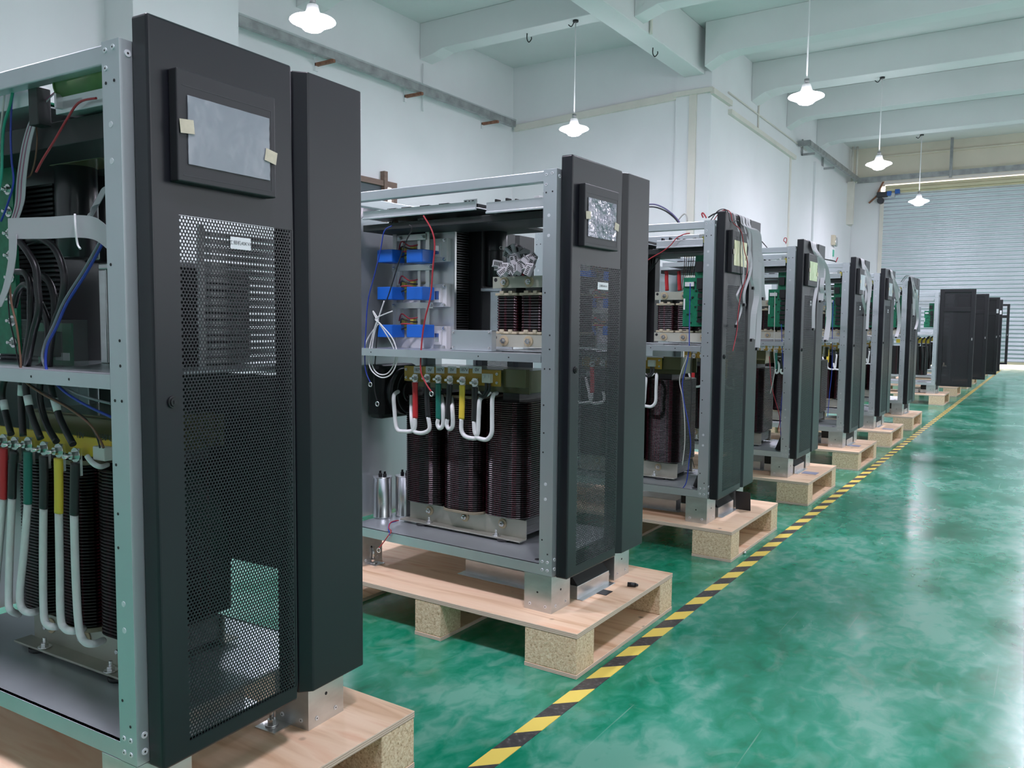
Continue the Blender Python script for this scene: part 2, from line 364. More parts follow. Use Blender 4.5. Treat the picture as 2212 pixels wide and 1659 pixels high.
structure(B(-3.4, X1, YE-.12, YE-.03, 6.60, 6.64).build('trim_end_ledge', 'warm_glow_wall'))  # warm light on the ledge is painted by its cream colour
structure(B(-3.43, -3.31, YE-.05, YE+.1, 0, 5.45).build('trim_door_jamb', 'cream_trunking'))
# right wall with a row of windows the photo does not show but whose daylight it does
wr = MB(); WIN = [(-5.5+4.1*k, -2.6+4.1*k) for k in range(8)]
wr.box(X1, X1+.2, YB, YE+.2, 0, 1.2).box(X1, X1+.2, YB, YE+.2, 4.4, ZC)
ys = [YB]+[v for w in WIN for v in w]+[YE+.2]
for k in range(0, len(ys), 2): wr.box(X1, X1+.2, ys[k], min(ys[k+1], YE+.2), 1.2, 4.4)
structure(wr.build('wall_right', 'wall_paint'))
for k, (a, b) in enumerate(WIN):
    w = MB()
    for y in (a, (a+b)/2-.03, b-.06): w.box(X1+.02, X1+.1, y, y+.06, 1.2, 4.4)
    for z in (1.2, 2.75, 4.34): w.box(X1+.02, X1+.1, a, b, z, z+.06)
    wf = structure(w.build('window_%d' % (k+2), 'aluminium')); B(X1+.10, X1+.12, a, b, 1.2, 4.4).build('pane', 'daylight_pane', wf)
# pillar on the left wall, girder and beams
structure(B(X0, -8.4, 3.709, 5.313, 0, ZC).build('wall_pillar', 'wall_paint'))
structure(B(-4.92, -4.5, YB, YR-.05, 6.1, ZC).build('ceiling_girder', 'ceiling_paint', bevel=.02))
for y0, y1 in ((-5.2, -4.75), (-2.1, -1.65), (.95, 1.4), (3.95, 4.4), (6.95, 7.4), (10.05, 10.42)):
    m = MB().prism([(X0, 6.27), (X0, ZC), (-4.92, ZC), (-4.92, 6.40), (X0+.55, 6.40), (X0+.3, 6.32)], 'y', y0, y1)
    m.prism([(-4.5, 6.2), (-4.5, ZC), (X1, ZC), (X1, 6.33), (-4.1, 6.33)], 'y', y0, y1)
    structure(m.build('ceiling_beam', 'ceiling_paint', bevel=.012))
for y0, y1 in ((12.86, 13.26), (15.75, 16.28), (18.58, 19.0), (21.62, 22.06)):
    structure(MB().prism([(XW, 6.12), (XW, ZC), (X1, ZC), (X1, 6.33), (-3.75, 6.33), (-4.05, 6.28)], 'y', y0, y1).build('ceiling_beam', 'ceiling_paint', bevel=.012))
# trunking and conduits
def trim(name, mb, m='cream_trunking', bevel=0): structure(mb.build(name, m, bevel=bevel))
trim('trim_trunking_return', MB().bar((-8.95, YR-.04, 5.595), (-5.09, YR-.04, 5.765), .08, .14))
trim('trim_trunking_pilaster', B(-5.11, XW+.05, YR-.13, YR-.05, 5.735, 5.825))
trim('trim_trunking_corner', B(XW, XW+.08, YR-.12, 14.3, 5.69, 5.80))
trim('trim_trunking_wall', MB().bar((XW+.04, 14.27, 5.575), (XW+.04, 19.3, 5.50), .08, .10))
trim('trim_conduit_long', MB().cyl((XW+.02, 14.2, 5.95), (XW+.02, 20.5, 5.90), .018, 8))
trim('trim_conduit_drop', MB().cyl((XW+.02, 16.24, 5.6), (XW+.02, 16.24, 6.33), .022, 8))
trim('trim_conduit_girder', MB().cyl((-4.47, 10.65, 6.10), (-4.47, 10.65, ZC), .03, 8))
trim('trim_conduit_wall', MB().cyl((-8.99, 10.1, 5.3), (-8.99, 10.1, 6.2), .012, 8), 'wall_paint')
trim('trim_strip_return', B(-4.79, -4.64, YR-.09, YR-.05, 0, 5.74))
trim('trim_joint_strip', B(XW, XW+.02, 18.97, 19.09, 0, 5.5), 'cream_trunking')
trim('trim_pilaster_far', B(XW, XW+.06, 21.4, 26.3, 0, 5.75), 'wall_paint')
trim('trim_cable_duct', MB().box(XW+.06, XW+.26, 25.55, 25.7, 4.46, 5.8).box(XW+.06, XW+.14, 25.7, 26.1, 4.46, 5.8), 'cream_trunking')
trim('trim_pipe_corner', MB().cyl((XW+.12, 25.9, 5.8), (XW+.12, 25.9, ZC), .035, 8).cyl((XW+.25, 25.9, 5.8), (XW+.25, 25.9, ZC), .035, 8))
# window in the left wall, seen over the second cabinet
w = structure(MB().box(X0, X0+.08, 6.7, 9.3, 3.70, 3.80).box(X0, X0+.08, 6.7, 9.3, 2.4, 2.5).box(X0, X0+.08, 6.7, 6.8, 2.5, 3.7).box(X0, X0+.08, 9.2, 9.3, 2.5, 3.7).box(X0, X0+.1, 8.93, 9.02, 2.5, 3.97).build('window_1', 'brown_wood'))
B(X0+.005, X0+.02, 6.8, 9.2, 2.5, 3.7).build('pane', 'display_glass', w); B(X0+.02, X0+.025, 9.03, 9.2, 2.5, 3.7).build('pane', 'daylight_pane', w)
# roller door: corrugated curtain, housing, bottom bar
prof = []; z = .17; k = 0
while z < 5.46:
    prof.append((YE-.06-.018*sin(2*pi*(z-.17)/.123), z)); z += .123/8
prof2 = [(y+.012, z) for y, z in prof]
cur = MB(); n = len(prof)
cur.add([(x, p[0], p[1]) for x in (-3.31, X1) for p in prof]+[(x, p[0], p[1]) for x in (-3.31, X1) for p in prof2],
        [(j, n+j, n+j+1, j+1) for j in range(n-1)]+[(2*n+j, 2*n+j+1, 3*n+j+1, 3*n+j) for j in range(n-1)], 0, True)
dr = structure(cur.build('door_1', 'roller_slat'))
B(-3.31, X1, YE-.09, YE-.03, .10, .17).build('bottom_bar', 'roller_box', dr)
h = MB()
for z0, z1, dy in ((5.44, 5.50, .10), (5.50, 5.60, .16), (5.60, 5.69, .13)): h.box(-3.27, X1, YE-.03-dy, YE-.03, z0, z1)
structure(h.build('trim_roller_housing', 'roller_box', bevel=.02))
tag(B(-40, 40, YE+.25, 70, -.12, -.02).build('ground', 'ground_outside'), kind='structure')
# ------------------------------------------------ fixtures
o = empty('door_motor', (-3.2, YE-.12, 5.43)); tag(o, 'roller door motor with two blue boxes at the top left corner of the shutter', 'motor')
B(-.32, .0, -.08, .08, -.09, .07).build('gearbox', 'machine_dark', o, .015); B(-.02, .12, -.09, .06, -.06, .08).build('motor_housing', 'motor_blue', o, .02)
B(.22, .36, -.09, .05, -.01, .12).build('control_box', 'motor_blue', o, .01); B(.1, .22, -.07, .04, -.12, .02).build('bracket', 'galvanised', o, .01)
MB().bar((-.3, 0, .05), (-.12, 0, .45), .05, .05).bar((-.55, 0, -.25), (-.3, 0, -.02), .05, .05).build('mounting_arm', 'rust', o)
MB().cyl((-.2, -.1, -.2), (-.2, .05, -.2), .1, 16).build('chain_wheel', 'machine_dark', o)
o = empty('wall_rail', (-8.65, 5.35, 5.5)); tag(o, 'long weathered grey steel rail on three brackets high along the left wall', 'rail')
MB().box(-.05, .05, 0, 7.45, -.01, .12).box(-.06, .06, 0, 7.45, .12, .15, m=1).build('rail', ['grey_rail', 'aluminium'], o)
for y in (2.0, 4.25, 6.75):
    MB().box(-.36, .06, y-.03, y+.03, -.06, -.01).box(-.38, -.34, y-.03, y+.03, -.14, .14, m=1).build('bracket', ['rust', 'wall_paint'], o)
o = empty('shutter_rail', (-4.05, 19.6, 5.8)); tag(o, 'grey steel rail bracketed from the wall and running across above the roller door', 'rail')
MB().box(-.04, .04, 0, 6.4, .04, .17).box(-.26, .04, -.04, .04, .04, .17).box(-.04, 12.0, 6.36, 6.44, .0, .17).build('rail', 'grey_rail', o)
for y in (.1, 2.4): MB().box(-.27, .05, y+.3, y+.36, -.12, -.07).box(-.28, -.25, y+.3, y+.36, -.12, .3).build('bracket', 'grey_rail', o)
for x in (2.64, 7.5): B(x-.04, x+.04, 6.3, 6.36, -.06, 1.13).build('hanger', 'grey_rail', o)
o = empty('alarm_bell', (XW+.12, 23.84, 3.8)); tag(o, 'small alarm bell with beige box on the wall left of the roller door', 'bell')
B(-.06, .04, -.28, -.06, -.16, .14).build('box', 'beige_box', o, .01); MB().cyl((-.05, .02, -.05), (.05, .02, -.05), .14, 20).build('gong', 'bolt_steel', o)
o = empty('exit_lamp', (XW+.1, 23.7, 3.40)); tag(o, 'small white emergency fitting with green face under the alarm bell', 'light')
B(-.06, .02, -.22, .2, -.2, .16).build('housing', 'lamp_white', o, .01); B(.02, .035, -.14, .02, -.1, .1).build('green_face', 'green_lamp', o)

# ------------------------------------------------ pendant lamps
def lamp(x, y, zl, ztop):
    o = empty('pendant_lamp', (x, y, zl))
    MB().lathe([(.0, -.098), (.06, -.095), (.10, -.08), (.135, -.045), (.20, -.012), (.250, .012)]).build('diffuser', 'lamp_glow', o)
    MB().lathe([(.249, .0125), (.256, .014), (.254, .022), (.24, .034), (.16, .062), (.10, .085), (.09, .083), (.15, .058), (.236, .029), (.249, .0125)]).build('shade', 'lamp_shade', o)
    MB().lathe([(.098, .083), (.075, .13), (.062, .19), (.05, .20), (.0, .20)]).build('housing', 'lamp_white', o)
    MB().cyl((0, 0, .195), (0, 0, .27), .036, 14).build('socket', 'grey_rail', o)
    MB().cyl((0, 0, .26), (0, 0, ztop-zl), .011, 8).build('cord', 'wire_white', o)
    MB().cyl((0, 0, ztop-zl-.03), (0, 0, ztop-zl), .05, 12).tube([(-.02, 0, ztop-zl-.01), (-.08, 0, ztop-zl-.09), (-.14, 0, ztop-zl-.05)], .009).build('ceiling_hook', 'dark_steel', o)
    return o
LP = {(-5.65, 4.15): 'pendant lamp at the top left, in front of the grey wall rail',
      (-5.65, 10.15): 'pendant lamp glowing above the second cabinet, in the bay behind the girder',
      (-1.75, 4.15): 'pendant lamp above the row, out of the picture over the second cabinet',
      (-1.75, 10.15): 'largest of the three pendant lamps in line over the row of cabinets',
      (-1.75, 16.1): 'middle one of the three pendant lamps in line over the row',
      (-1.75, 22.1): 'farthest pendant lamp, hanging in front of the roller door',
      (-1.75, -1.9): 'pendant lamp behind the camera, over the row', (-5.65, -1.9): 'pendant lamp behind the camera, by the left wall'}
for (x, y), l in LP.items():
    tag(lamp(x, y, 4.55, 6.33 if x > -5 else 6.4), l, 'lamp', 'pendant lamps')
for k, y in enumerate((-1.9, 4.15, 10.15, 16.1, 22.1)):
    tag(lamp(1.7, y, 4.5, 6.33), 'pendant lamp over the aisle, right of the picture, %s from the back of the hall' % ['fifth', 'fourth', 'third', 'second', 'first'][k], 'lamp', 'pendant lamps')
for k, (u, v) in enumerate(((1139, 72), (1388, 90))):
    t = tag(MB().tube([(0, 0, .0), (0, 0, -.1), (.04, 0, -.16), (.09, 0, -.12), (.09, 0, -.08)], .010).build('ceiling_hook', 'dark_steel', loc=((-6.7, 10.25, 6.40), (-4.72, 11.3, 6.1))[k]),
            ('empty dark hook under the ceiling beam left of the second lamp', 'empty dark hook under the heavy girder')[k], 'hook')
# ------------------------------------------------ hazard tape on the floor
tag(B(.194, .2545, -6, 24.5, 0, .0016).build('hazard_tape', 'hazard_tape'), 'yellow and black striped tape stuck along the green floor', 'floor tape')

# ================================================================== PALLETS
ORD = {1: 'nearest', 2: 'second', 3: 'third', 4: 'fourth', 5: 'fifth', 6: 'sixth', 7: 'seventh', 8: 'eighth', 9: 'ninth', 10: 'tenth', 11: 'eleventh', 12: 'farthest', 13: 'back row'}
def make_pallet():
    o = empty('pallet', (0, 0, 0)); L, Wd = 1.35, .835
    def board(name, x0, x1, z0, z1):
        m = MB().box(x0, x1, 0, Wd, z0, z1)
        m.m = [1, 0, 1, 1, 1, 1]; m.m[0] = 0; return m.build(name, ['plywood_face', 'plywood_edge'], o, .0015)
    board('top_deck', -L, 0, HP-.019, HP)
    for x0, x1 in ((-.211, 0), (-.716, -.588), (-L, -L+.211)):
        board('bottom_board', x0, x1, 0, .015)
        for y0 in (0, .705): B(x0+.001, x1-.001, y0+.001, y0+.129, .015, HP-.019).build('block', 'chipboard', o, .003)
    return o
pal0 = make_pallet()
for i in range(1, 14):
    p = pal0 if i == 1 else copy_tree(pal0)
    p.location = (CAB[i][0]*(i == 13) + PAL[i][0], CAB[i][1]+PAL[i][1]+(.045 if i == 1 else 0), 0)
    tag(p, 'plywood and chipboard pallet under the %s cabinet' % ORD[i] + (' behind the first row' if i == 13 else ' of the row'), 'pallet', 'pallets along the tape')
# ================================================================== CABINETS
ZB, ZT = HF, HF+1.45
def rivet(m, x, y, z, face, r=.0055):
    d = Vector((0, -1, 0)) if face == 'y' else Vector((1, 0, 0))
    c = Vector((x, y, z)); m.cyl(c, c+d*.0015, r, 12, 1); m.cyl(c+d*.0015, c+d*.0018, r*.35, 8, 2)
def hole(m, x, y, z, face, r=.004, k=2):
    d = Vector((0, -1, 0)) if face == 'y' else Vector((1, 0, 0))
    c = Vector((x, y, z)); m.cyl(c, c+d*.0006, r, 10, k)
G_W, G_H = .312, 1.095
def grille_mesh():
    P, Q = .0079, .00684; r = .00295; nx = int(G_W/P); nz = int(G_H/Q)
    V = []; FC = []; hv = [(r*cos(pi/8+k*pi/4), r*sin(pi/8+k*pi/4)) for k in range(8)]
    for j in range(nz):
        z0 = j*Q; off = P/2 if j % 2 else 0
        cells = [(k*P+off, (k+1)*P+off) for k in range(nx-1)]
        for a, b in ((0, cells[0][0]), (cells[-1][1], G_W)):
            if b-a > 1e-5:
                o = len(V); V += [(0, a, z0), (0, b, z0), (0, b, z0+Q), (0, a, z0+Q)]; FC.append((o, o+1, o+2, o+3))
        for a, b in cells:
            o = len(V); cy = (a+b)/2; cz = z0+Q/2
            V += [(0, b, z0+Q), (0, a, z0+Q), (0, a, z0), (0, b, z0)]
            V += [(0, cy+p, cz+q) for p, q in hv] + [(-.0015, cy+p, cz+q) for p, q in hv]
            c = [o, o+1, o+2, o+3]; h = [o+4+k for k in range(8)]; g = [o+12+k for k in range(8)]
            FC += [(c[0], h[1], h[0]), (c[0], c[1], h[2], h[1]), (c[1], h[3], h[2]), (c[1], c[2], h[4], h[3]), (c[2], h[5], h[4]), (c[2], c[3], h[6], h[5]), (c[3], h[7], h[6]), (c[3], c[0], h[0], h[7])]
            FC += [(h[k], h[(k+1) % 8], g[(k+1) % 8], g[k]) for k in range(8)]
    me = bpy.data.meshes.new('grille'); me.from_pydata(V, [], FC); me.update(); return me
GR = grille_mesh()
def add_grille(parent, matname, loc, scale=(1, 1, 1), rz=0):
    me = GR if matname == 'door_paint' else GR.copy()
    if not me.materials: me.materials.append(M[matname])
    elif matname != 'door_paint': me.materials[0] = M[matname]
    o = bpy.data.objects.new('grille', me); COL.objects.link(o); o.parent = parent; o.location = loc; o.scale = scale; o.rotation_euler = (0, 0, rz); return o
DX0, DX1 = .003, .0475
def door_shell(y0, y1, z0, z1, hy0, hy1, hz0, hz1):
    """folded sheet door: front with an opening, four returns, all 1.6 mm thick"""
    v = [(DX1, y0, z0), (DX1, y1, z0), (DX1, y1, z1), (DX1, y0, z1), (DX1, hy0, hz0), (DX1, hy1, hz0), (DX1, hy1, hz1), (DX1, hy0, hz1),
         (DX0, y0, z0), (DX0, y1, z0), (DX0, y1, z1), (DX0, y0, z1), (DX0, y0+.018, z0+.018), (DX0, y1-.018, z0+.018), (DX0, y1-.018, z1-.018), (DX0, y0+.018, z1-.018)]
    f = [(0, 1, 5, 4), (1, 2, 6, 5), (2, 3, 7, 6), (3, 0, 4, 7), (0, 8, 9, 1), (1, 9, 10, 2), (2, 10, 11, 3), (3, 11, 8, 0), (8, 12, 13, 9), (9, 13, 14, 10), (10, 14, 15, 11), (11, 15, 12, 8)]
    bm = bmesh.new(); vs = [bm.verts.new(p) for p in v]
    for q in f: bm.faces.new([vs[k] for k in q])
    bm.edges.ensure_lookup_table()
    sel = [e for e in bm.edges if ({e.verts[0].index, e.verts[1].index} if False else True) and all((abs(x.co.y-y0) < 1e-6 or abs(x.co.y-y1) < 1e-6) and (abs(x.co.z-z0) < 1e-6 or abs(x.co.z-z1) < 1e-6) for x in e.verts) and not all(abs(x.co.x-DX0) < 1e-6 for x in e.verts)]
    bmesh.ops.bevel(bm, geom=sel, offset=.006, segments=3, affect='EDGES', profile=.5)
    me = bpy.data.meshes.new('door'); bm.to_mesh(me); bm.free(); me.materials.append(M['door_paint']); return me

def make_frame(root):
    """posts, rails, shelf, base pan, back panel and foot boxes shared by every cabinet of the row"""
    mats = ['zinc_sheet', 'rivet', 'dark_hole']
    for k, (x0, y0) in enumerate(((-.055, 0), (-.055, .566), (-1.08, 0), (-1.08, .566))):
        m = MB().box(x0, x0+.055, y0, y0+.05, ZB, ZT)
        if y0 == 0:
            for dx, z in ((.012, ZT-.018), (.036, ZT-.015), (.012, ZT-.052), (.014, ZB+.02), (.036, ZB+.02), (.014, ZB+.05), (.036, ZB+.05)): rivet(m, x0+dx, 0, z, 'y')
            for dx, z in ((.012, ZT-.08), (.038, ZT-.078), (.036, ZB+.08), (.012, ZB+.13), (.012, ZB+.45), (.014, ZB+.52), (.012, ZB+.62), (.014, ZB+.75), (.036, ZB+.75), (.034, ZB+.82), (.034, ZB+.87), (.012, ZB+1.02)): hole(m, x0+dx, 0, z, 'y', .0032)
            for z in (ZB+.28, ZB+.335, ZB+1.22, ZB+1.29): hole(m, x0+.024, 0, z, 'y', .0062, 1)
            if k == 0:
                for z in (ZT-.025, ZB+.025, ZB+.06): rivet(m, 0, .018, z, 'x', .007)
        m.build('post', mats, root, .003)
    for y0 in (.004, .582): MB().box(-1.025, -.055, y0, y0+.03, ZT-.042, ZT-.003).build('top_rail', 'zinc_sheet', root, .003)
    for x0 in (-1.076, -.05): MB().box(x0, x0+.03, .05, .566, ZT-.042, ZT-.003).build('side_rail', 'zinc_sheet', root, .003)
    m = MB().box(-1.03, -.05, .002, .614, ZB+.030, ZB+.038).box(-1.03, -.055, 0.001, .010, ZB, ZB+.038).box(-1.03, -.055, .606, .615, ZB, ZB+.038)
    m.cyl((-.09, .05, ZB+.038), (-.09, .05, ZB+.0385), .014, 14, 1); m.build('base_pan', ['zinc_sheet', 'dark_hole'], root, .0025)
    m = MB().box(-1.025, -.058, .004, .612, .930, .938).box(-1.025, -.06, .003, .011, .908, .938).box(-1.025, -.06, .605, .613, .908, .938)
    for x in (-.9, -.34, -.2): hole(m, x, .003, .923, 'y', .003, 1)
    m.build('shelf', ['zinc_sheet', 'dark_hole'], root, .0025)
    B(-1.084, -1.08, .012, .604, ZB+.04, ZB+1.36).build('back_panel', 'zinc_sheet', root)
    for x0, y0 in ((-.118, 0), (-.118, .485), (-1.08, 0), (-1.08, .485)):
        m = MB().box(x0, x0+.118, y0, y0+.131, 0, ZB-.001)
        for dx in (.025, .092): rivet(m, x0+dx, y0, .022, 'y', .006)
        hole(m, x0+.058, y0, .07, 'y', .004)
        for dy in (.03, .1): rivet(m, x0+.118, y0+dy, .022, 'x', .006)
        hole(m, x0+.118, y0+.065, .075, 'x', .0045); m.build('foot_box', ['galvanised', 'rivet', 'dark_hole'], root, .0025)
    for x0, y0, s in ((-.1, .425, -1), (-.955, .04, 1)):
        m = MB().box(x0-.03, x0+.04, y0, y0+.06, 0, .004).cyl((x0, y0+.03, .004), (x0, y0+.03, .075), .006, 10).cyl((x0, y0+.03, .004), (x0, y0+.03, .008), .017, 16).cyl((x0, y0+.03, .008), (x0, y0+.03, .02), .011, 6)
        m.build('anchor_bolt', 'bolt_steel', root)
    m = MB().box(-.22, -.002, .19, .445, 0.001, .052).box(-.22, .022, .19, .455, 0, .0025)
    m.prism([(-.22, .0525), (-.004, .0525), (-.06, .122), (-.22, .122)], 'y', .195, .44, 1); m.build('plinth_duct', ['galvanised', 'black_rubber'], root, .002)
    MB().box(-.55, -.25, .2, .5, 0, .06).box(-.57, -.22, .17, .53, 0, .003).build('skid_bracket', 'galvanised', root, .002)

def make_cabinet():
    r = empty('cabinet', (0, 0, 0)); make_frame(r)
    d = bpy.data.objects.new('door', door_shell(.027, .403, ZB-.009, ZT+.0484, .09, .402-.0005, .165, 1.26)); COL.objects.link(d); d.parent = r
    add_grille(d, 'door_paint', (DX1-.0008, .09, .165))
    bz = MB().box(DX1, DX1+.026, .071, .326, 1.322, 1.541); bz.build('touchscreen', 'bezel', d, .003)
    MB().box(DX1+.026, DX1+.0264, .083, .314, 1.509, 1.5105).box(DX1+.026, DX1+.0264, .083, .314, 1.3345, 1.336).box(DX1+.026, DX1+.0264, .3125, .314, 1.336, 1.509).build('bezel_groove', 'ink', d)
    B(DX1+.0255, DX1+.0266, .094, .306, 1.362, 1.486).build('screen', 'display_glass', d)
    MB().cyl((DX1-.001, .067, .884), (DX1+.004, .067, .884), .0125, 24).cyl((DX1+.004, .067, .884), (DX1+.007, .067, .884), .009, 24, 1).box(DX1+.007, DX1+.0085, .0635, .0705, .8805, .8875, m=0).build('lock', ['black_plastic', 'dark_steel'], d)
    c = .0259; y0, y1 = .429, .6457
    poly = [(DX0, y0), (DX1-c, y0), (DX1, y0+c), (DX1, y1-.004), (DX1-.004, y1), (DX0, y1)]
    MB().prism(poly, 'z', ZB-.009, ZT+.0484, 0).build('front_panel', 'door_paint', r, .003)
    return r
def dress_door(root, film, fy0, fz0, fy1, fz1, lab):
    d = [c for c in root.children if c.name.startswith('door')][0]; x = DX1+.0268; n = 12; V = []; FC = []
    for j in range(n+1):
        for k in range(n+1):
            V.append((x+.0006+.0010*(1+sin(k*2.3+j*1.1)*cos(j*1.7-k*.6)), fy0+(fy1-fy0)*k/n, fz0+(fz1-fz0)*j/n))
    o = len(V); V += [(x, p[1], p[2]) for p in V]
    for j in range(n):
        for k in range(n):
            a = j*(n+1)+k; FC += [(a, a+1, a+n+2, a+n+1), (o+a, o+a+n+1, o+a+n+2, o+a+1)]
    MB().add(V, FC, 0, True).build('protective_film', film, d)
    zc = (fz0+fz1)/2+.005
    for yc, t in ((fy0-.004, .1), (fy1+.002, -.18)):
        MB().obox((x+.0036, yc, zc - (.02 if t < 0 else 0)), .0008, .033, .027, Matrix.Rotation(t, 3, 'X')).build('tape', 'masking_tape', d)
    if lab:
        ly0, ly1, lz0, lz1 = lab; B(DX1, DX1+.0009, ly0, ly1, lz0, lz1).build('name_label', 'paper', d, .0004)
        text_mesh('工频机40KVA', .0105, 'label_lettering', RX, (DX1+.0011, (ly0+ly1)/2, (lz0+lz1)/2), 'ink', d, .0001)
def make_tray(root):
    """upper component trays with their boards, hung under the top rails"""
    t = MB().box(-.98, -.385, .045, .56, ZT-.105, ZT-.100).box(-.98, -.385, .040, .046, ZT-.112, ZT-.078).box(-.98, -.385, .036, .041, ZT-.112, ZT-.104).build('component_tray', 'tray_zinc', root, .0015)
    B(-.93, -.39, .06, .5, ZT-.099, ZT-.085).build('circuit_board', 'black_plastic', t)
    m = MB()
    for x in (-.88, -.80, -.70, -.6): m.box(x, x+.05, .08, .18, ZT-.085, ZT-.068)
    m.build('relay', 'black_plastic', t)
    MB().box(-.46, -.395, .062, .064, ZT-.088, ZT-.066).box(-.455, -.445, .0615, .0625, ZT-.084, ZT-.07, m=1).box(-.435, -.43, .0615, .0625, ZT-.084, ZT-.07, m=1).box(-.42, -.41, .0615, .0625, ZT-.084, ZT-.07, m=1).build('bar_label', ['paper', 'ink'], t)
    t = MB().box(-.335, -.075, .045, .56, ZT-.125, ZT-.120).box(-.335, -.075, .040, .046, ZT-.130, ZT-.088).box(-.335, -.075, .035, .041, ZT-.130, ZT-.122).box(-.337, -.333, .045, .3, ZT-.125, ZT-.09).build('component_tray', 'tray_zinc', root, .0015)
    B(-.33, -.08, .06, .5, ZT-.112, ZT-.107).build('circuit_board', 'pcb_green', t)
    for k, (x, y, w, h, mt) in enumerate(((-.325, .08, .008, .036, 'chip_black'), (-.29, .1, .009, .040, 'chip_black'), (-.24, .09, .008, .032, 'chip_black'), (-.21, .1, .009, .03, 'chip_black'), (-.18, .08, .010, .022, 'chip_black'), (-.15, .085, .022, .034, 'module_white'), (-.115, .09, .026, .048, 'bolt_steel'), (-.092, .075, .016, .034, 'yellow_part'))):
        B(x, x+w, y, y+.03, ZT-.107, ZT-.107+h).build('board_component', mt, t, .001)
    B(-1.0, -.075, .06, .30, ZT-.158, ZT-.131).box(-1.0, -.40, .30, .56, ZT-.145, ZT-.131).build('tray_shade', 'dark_steel', root, .002)  # dark slab painting the shade on the underside of the trays
    return t

# ---- transformer: three wound legs on a steel core
def ring_pts(w, d, r, n=6):
    P = []
    for cx, cy, a0 in ((w/2-r, d/2-r, 0), (-w/2+r, d/2-r, pi/2), (-w/2+r, -d/2+r, pi), (w/2-r, -d/2+r, 1.5*pi)):
        for k in range(n+1): P.append((cx+r*cos(a0+k*pi/2/n), cy+r*sin(a0+k*pi/2/n)))
    return P
def coil_mesh(w, d, h, turns, r):
    V = []; FC = []; n = None; rows = turns*4
    for j in range(rows+1):
        s = [-.0034, -.0004, .0008, -.0004][j % 4]
        P = ring_pts(w+2*s, d+2*s, r); n = len(P); V += [(x, y, h*j/rows) for x, y in P]
    for j in range(rows):
        for k in range(n): FC.append((j*n+k, j*n+(k+1) % n, (j+1)*n+(k+1) % n, (j+1)*n+k))
    FC += [tuple(range(n))[::-1], tuple(range(rows*n, rows*n+n))]
    m = MB(); m.add(V, FC, 0, False); return m.mesh('coil', 'coil_enamel')
def bolt(m, c, d, r=.011, L=.012, mb=0, mw=None):
    c = Vector(c); d = Vector(d)
    if mw is not None: m.cyl(c, c+d*.004, r*1.7, 18, mw)
    m.cyl(c+d*.003, c+d*(.003+L*.55), r, 6, mb); m.cyl(c+d*.003, c+d*(.003+L*1.3), r*.5, 10, mb)
def make_transformer(kind):
    """origin: base pan level below the core centre"""
    std = kind == 'std'
    xc, yc = (-.56, .33) if std else (-.50, .33)
    pitch, w = (.215, .206) if std else (.170, .150)
    d, z0, z1 = (.34, .100, .565) if std else (.32, .105, .515)
    r = empty('transformer', (0, 0, 0)); cm = coil_mesh(w, d, z1-z0, 56 if std else 50, .062 if std else .05)
    hw = pitch+w/2-.02
    B(-hw, hw, -.11, .11, .028, .09).build('core', 'core_steel', r, .002); B(-hw, hw, -.11, .11, z1+.03, z1+.12).build('core_top', 'varnish_iron', r, .002)
    for k in (-1, 0, 1):
        B(k*pitch-.04, k*pitch+.04, -.1, .1, .09, z1+.03).build('core_leg', 'core_steel', r)
        c = bpy.data.objects.new('coil', cm); COL.objects.link(c); c.parent = r; c.location = (k*pitch, 0, z0)
        for z in (z0-.012, z1): 
            f = MB().prism(ring_pts(w+.006, d+.008, .06), 'z', z, z+.012, 0).build('coil_flange', 'coil_flange', r, .002)
    for s in (-1, 1):
        m = MB().box(-hw-.01, hw+.01, s*.118-.003, s*.118+.003, .014, .09).box(-hw-.03, hw+.01, min(s*.118, s*.165), max(s*.118, s*.165), .010, .016)
        for x in (-pitch*.9, 0, pitch*.9): bolt(m, (x, s*.121, .062), (0, s, 0), .012, .014, 1, 2)
        for x in (-pitch*.8, pitch*.85): bolt(m, (x, s*.15, .016), (0, 0, 1), .010, .018, 1, 1)
        m.build('clamp_angle', ['angle_iron', 'bolt_steel', 'washer_tan'], r, .0015)
        MB().cyl((-pitch, s*.14, 0), (-pitch, s*.14, .010), .03, 18).cyl((pitch, s*.14, 0), (pitch, s*.14, .010), .03, 18).build('rubber_mount', 'black_rubber', r)
        MB().box(-hw, hw+.02, s*.118-.004, s*.118+.004, z1+.03, z1+.115).build('top_clamp', 'varnish_iron', r, .002)
    return r, xc, yc, cm
def leads(i, r, org, defs, strip, y, lugz):
    """insulated leads: white sleeve, coloured shrink tube, lug and bolt for each terminal"""
    L = lambda p: Vector(p)-Vector(org)
    for col, px, nshr, rad in defs:
        P = [L(p) for p in pts(i, px, y)]
        w = MB().tube(P[nshr:], rad, 12).build('lead', 'sleeve_white', r)
        if nshr:
            MB().tube(P[:nshr+1], rad*1.12, 12, flat=(rad*1.55, rad*.95)).build('shrink_tube', 'shrink_'+col, w)
            q = P[0]; m = MB().box(q.x-.013, q.x+.013, q.y+.004, q.y+.010, q.z-.03, q.z+.034)
            bolt(m, (q.x, q.y+.004, q.z+.018), (0, -1, 0), .010, .022, 0, 0); m.build('lug', 'bolt_steel', w)
for_later = []
cab0 = make_cabinet()
copies = {2: cab0}
for i in (1, 3, 4, 5, 6, 7, 13): copies[i] = copy_tree(cab0)
